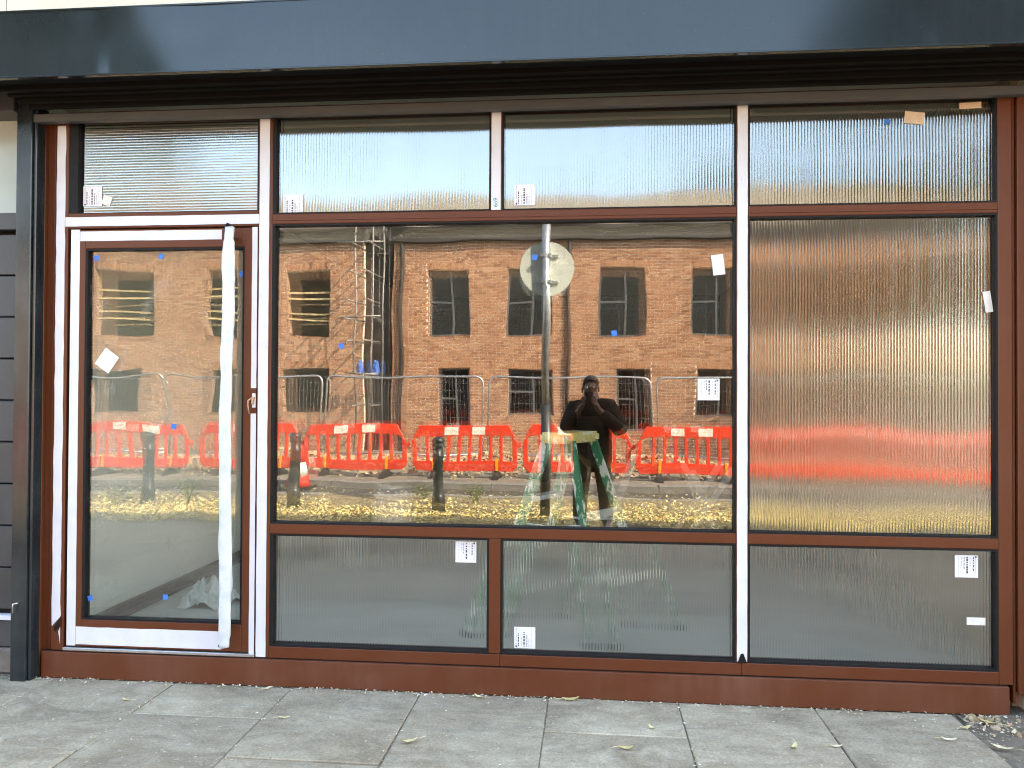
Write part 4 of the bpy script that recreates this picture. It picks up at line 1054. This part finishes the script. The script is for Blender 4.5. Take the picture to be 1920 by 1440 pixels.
for z in (2.84, 3.16):
    bm = BM(); box(bm, -.66, -.37, -5.660, -5.638, z - .018, z + .018); box(bm, -.58, -.446, -5.66, -5.546, z - .02, z + .02); bevel(bm, .003); obj('clamp', bm, 'galv', sg)

# trees beyond
def tree(name, label, x, y, h, r, mat, seed, n=7000, lean=0, low=.45):
    t = thing(name, label, 'tree', (x, y, -.2), 'trees across the street'); rr = random.Random(seed)
    bm = BM(); base = Vector((x, y, -.24)); fork = Vector((x + lean, y, h * .42)); tube(bm, [base, base.lerp(fork, .5) + Vector((.05, .05, 0)), fork], [r * .075, r * .06, r * .05], 10)
    blobs = []
    for k in range(16):
        a = rr.uniform(0, 6.3); ra = r * rr.uniform(.15, .8); p = Vector((x + lean + ra * math.cos(a), y + ra * math.sin(a), h * rr.uniform(low, .93))); s = r * rr.uniform(.28, .46)
        if p.z + s > h: p.z = h - s
        blobs.append((p, s)); tube(bm, [fork - Vector((0, 0, rr.uniform(0, h * .12))), fork.lerp(p, .5) + Vector((0, 0, .2)), p], [r * .03, r * .018, r * .006], 6)
    obj('trunk', bm, 'bark', t)
    V, F = [], []
    for _ in range(n):
        p, s = rr.choice(blobs); d = Vector((rr.gauss(0, 1), rr.gauss(0, 1), rr.gauss(0, 1))).normalized(); q = p + d * s * (rr.random() ** .45) * Vector((1, 1, .8)).length / 1.62
        u = Vector((rr.gauss(0, 1), rr.gauss(0, 1), rr.gauss(0, 1))).normalized(); w = u.orthogonal().normalized(); L = rr.uniform(.10, .20); b = len(V)
        V += [tuple(q - u * L), tuple(q + w * L * .5), tuple(q + u * L), tuple(q - w * L * .5)]; F.append((b, b + 1, b + 2, b + 3))
    me = bpy.data.meshes.new('crown'); me.from_pydata(V, [], F); me.materials.append(M[mat]); obm('crown', me, t)
tree('street_tree', 'very tall leafy tree rising beyond the right brick block', 11.4, -22.5, 17.0, 6.2, 'foliage', 1, 15000, 0, .68)
tree('street_tree', 'rounded autumn tree showing above the brick block roof', 4.0, -27.5, 11.0, 3.0, 'foliage_autumn', 2, 6000)
tree('street_tree', 'tall tree beyond the left end of the brick blocks', -18.5, -20.0, 17.0, 6.0, 'foliage', 3, 13000, 0, .6)
tree('street_tree', 'low autumn tree beside the far end of the right block', 12.5, -24.0, 10.0, 3.4, 'foliage_autumn', 6, 7000)
tree('street_tree', 'autumn tree at the right end of the street verge', 10.6, -13.4, 7.5, 2.6, 'foliage_autumn', 4, 8000)
tree('street_tree', 'broad autumn tree behind the left brick block', -8.5, -29.0, 9.2, 3.2, 'foliage_autumn', 5, 6000)

# ================================================================== THE PHOTOGRAPHER
def skin_mesh(name, verts, edges, radii, mat, parent, root=0, sub=2, smooth=True):
    me = bpy.data.meshes.new(name); me.from_pydata(verts, edges, []); o = obm(name, me, parent)
    md = o.modifiers.new('skin', 'SKIN'); md.use_smooth_shade = True; sv = me.skin_vertices[0].data
    for i, q in enumerate(radii): sv[i].radius = q if isinstance(q, tuple) else (q, q); sv[i].use_root = (i == root)
    s = o.modifiers.new('sub', 'SUBSURF'); s.levels = sub; s.render_levels = sub
    me.materials.append(M[mat]); return o
per = thing('person', 'person in a dark jacket and ochre trousers photographing the shopfront, reflected in the glass', 'person', (.03, -4.42, 0))
PX, PY = .035, -4.44
# skeleton
bv = [(PX, PY, .93), (PX, PY, 1.10), (PX, PY - .01, 1.27), (PX, PY, 1.385), (PX - .01, PY + .02, 1.46), (PX - .02, PY + .045, 1.54), (PX - .02, PY + .04, 1.63),
      (PX - .17, PY, 1.345), (PX - .285, PY + .06, 1.10), (PX - .12, PY + .32, 1.34), (PX - .085, PY + .37, 1.40),
      (PX + .17, PY, 1.345), (PX + .315, PY + .05, 1.09), (PX + .06, PY + .32, 1.34), (PX + .03, PY + .37, 1.40),
      (PX - .10, PY, .88), (PX - .12, PY + .02, .48), (PX - .13, PY, .09), (PX + .10, PY, .88), (PX + .13, PY + .02, .48), (PX + .15, PY, .09),
      (PX - .02, PY + .135, 1.535), (PX - .13, PY + .10, .045), (PX + .16, PY + .10, .045)]
be = [(0, 1), (1, 2), (2, 3), (3, 4), (4, 5), (5, 6), (3, 7), (7, 8), (8, 9), (9, 10), (3, 11), (11, 12), (12, 13), (13, 14), (0, 15), (15, 16), (16, 17), (0, 18), (18, 19), (19, 20), (5, 21), (17, 22), (20, 23)]
brad = [(.14, .10), (.135, .10), (.15, .10), (.10, .08), .052, (.075, .095), (.062, .075), .06, .042, .03, .028, .06, .042, .03, .028, .085, .058, .038, .085, .058, .038, .014, .032, .032]
body = skin_mesh('body', bv, be, brad, 'skin', per)
jv = [(PX, PY, .64), (PX, PY, .92), (PX, PY, 1.12), (PX, PY - .01, 1.27), (PX, PY, 1.37), (PX - .005, PY + .01, 1.43), bv[7], bv[8], (PX - .135, PY + .295, 1.32), bv[11], bv[12], (PX + .08, PY + .295, 1.32)]
je = [(0, 1), (1, 2), (2, 3), (3, 4), (4, 5), (4, 6), (6, 7), (7, 8), (4, 9), (9, 10), (10, 11)]
skin_mesh('jacket', jv, je, [(.24, .16), (.235, .16), (.225, .15), (.22, .15), (.15, .12), (.088, .088), .105, .085, .055, .105, .085, .055], 'jacket', per)
tv = [(PX, PY, .86), (PX - .10, PY, .78), (PX - .12, PY + .02, .46), (PX - .13, PY, .13), (PX + .10, PY, .78), (PX + .13, PY + .02, .46), (PX + .15, PY, .13)]
skin_mesh('trousers', tv, [(0, 1), (1, 2), (2, 3), (0, 4), (4, 5), (5, 6)], [(.15, .12), .11, .085, .07, .11, .085, .07], 'trousers', per)
for s, x in ((-1, PX - .13), (1, PX + .155)):
    bm = BM(); bmesh.ops.create_uvsphere(bm, u_segments=16, v_segments=10, radius=1)
    for v in bm.verts: v.co = Vector((x + v.co.x * .05, PY + .06 + v.co.y * .135, max(.0, .045 + v.co.z * .06 * (1.2 if v.co.y < 0 else .8))))
    obj('boot', bm, 'shoe', per, smooth=True)
bm = BM(); bmesh.ops.create_uvsphere(bm, u_segments=24, v_segments=16, radius=1)      # short hair
for v in bm.verts:
    q = v.co.copy(); v.co = Vector((PX - .02 + q.x * .083, PY + .028 + q.y * .100, 1.592 + q.z * .092)) 
    if q.y > .25 and q.z < .35: v.co.y = PY + .028 + .25 * .1; 
obj('hair', bm, 'hair', per, smooth=True)
for s in (-1, 1):
    bm = BM(); bmesh.ops.create_uvsphere(bm, u_segments=10, v_segments=8, radius=1)
    for v in bm.verts: v.co = Vector((PX - .02 + s * .082 + v.co.x * .012, PY + .045 + v.co.y * .02, 1.535 + v.co.z * .032))
    obj('ear', bm, 'skin', per, smooth=True)
    bm = BM(); bmesh.ops.create_uvsphere(bm, u_segments=10, v_segments=8, radius=.012)
    for v in bm.verts: v.co += Vector((PX - .02 + s * .032, PY + .128, 1.555))
    obj('eye', bm, 'eye_white', per, smooth=True)
bm = BM(); box(bm, PX - .045, PX + .005, PY + .132, PY + .138, 1.488, 1.494); obj('mouth', bm, 'trousers', per)
# hands closed on the phone: palm and five fingers each
PHX, PHZ = 0.0, CAM_H - .045
for s, wx in ((-1, PX - .085), (1, PX + .03)):
    w = Vector((wx, PY + .37, 1.40)); ex = PHX + s * .045
    pv = [tuple(w), (ex + s * .012, PY + .395, 1.43)]; pe = [(0, 1)]; pr_ = [.026, (.024, .030)]
    for k in range(4):
        b = len(pv); z = 1.458 - k * .021
        pv += [(ex + s * .016, PY + .405, z - .006), (ex + s * (.020 - .004 * k), PY + .4215, z), (ex - s * .006, PY + .428, z + .002), (ex - s * (.022 - .003 * k), PY + .4285, z + .002)]
        pe += [(1, b), (b, b + 1), (b + 1, b + 2), (b + 2, b + 3)]; pr_ += [.010, .0092, .0085, .0072]
    b = len(pv); pv += [(ex - s * .004, PY + .392, 1.425), (ex - s * .018, PY + .397, 1.438), (ex - s * .028, PY + .3985, 1.455)]; pe += [(1, b), (b, b + 1), (b + 1, b + 2)]; pr_ += [.012, .0105, .009]
    skin_mesh('hand', pv, pe, pr_, 'skin', per, 0, 1)
bm = BM(); box(bm, PHX - .037, PHX + .037, -4.032, -4.024, PHZ - .075, PHZ + .075); bevel(bm, .003, 2)
ph = thing('phone', 'black phone held up in front of the photographer\'s face', 'phone', (0, -4.03, PHZ))
obj('case', bm, 'phone', ph)
bm = BM(); lathe(bm, [(.009, 0), (.009, .002)], (0, 0, 0), 16); lo = obj('lens', bm, 'gasket', ph); lo.rotation_euler = (-PI / 2, 0, 0); lo.location = (-.02, .008, .055)

for o in LOCALS:
    for c in [o] : pass
for o in bpy.data.objects:
    if '_local' in o: del o['_local']
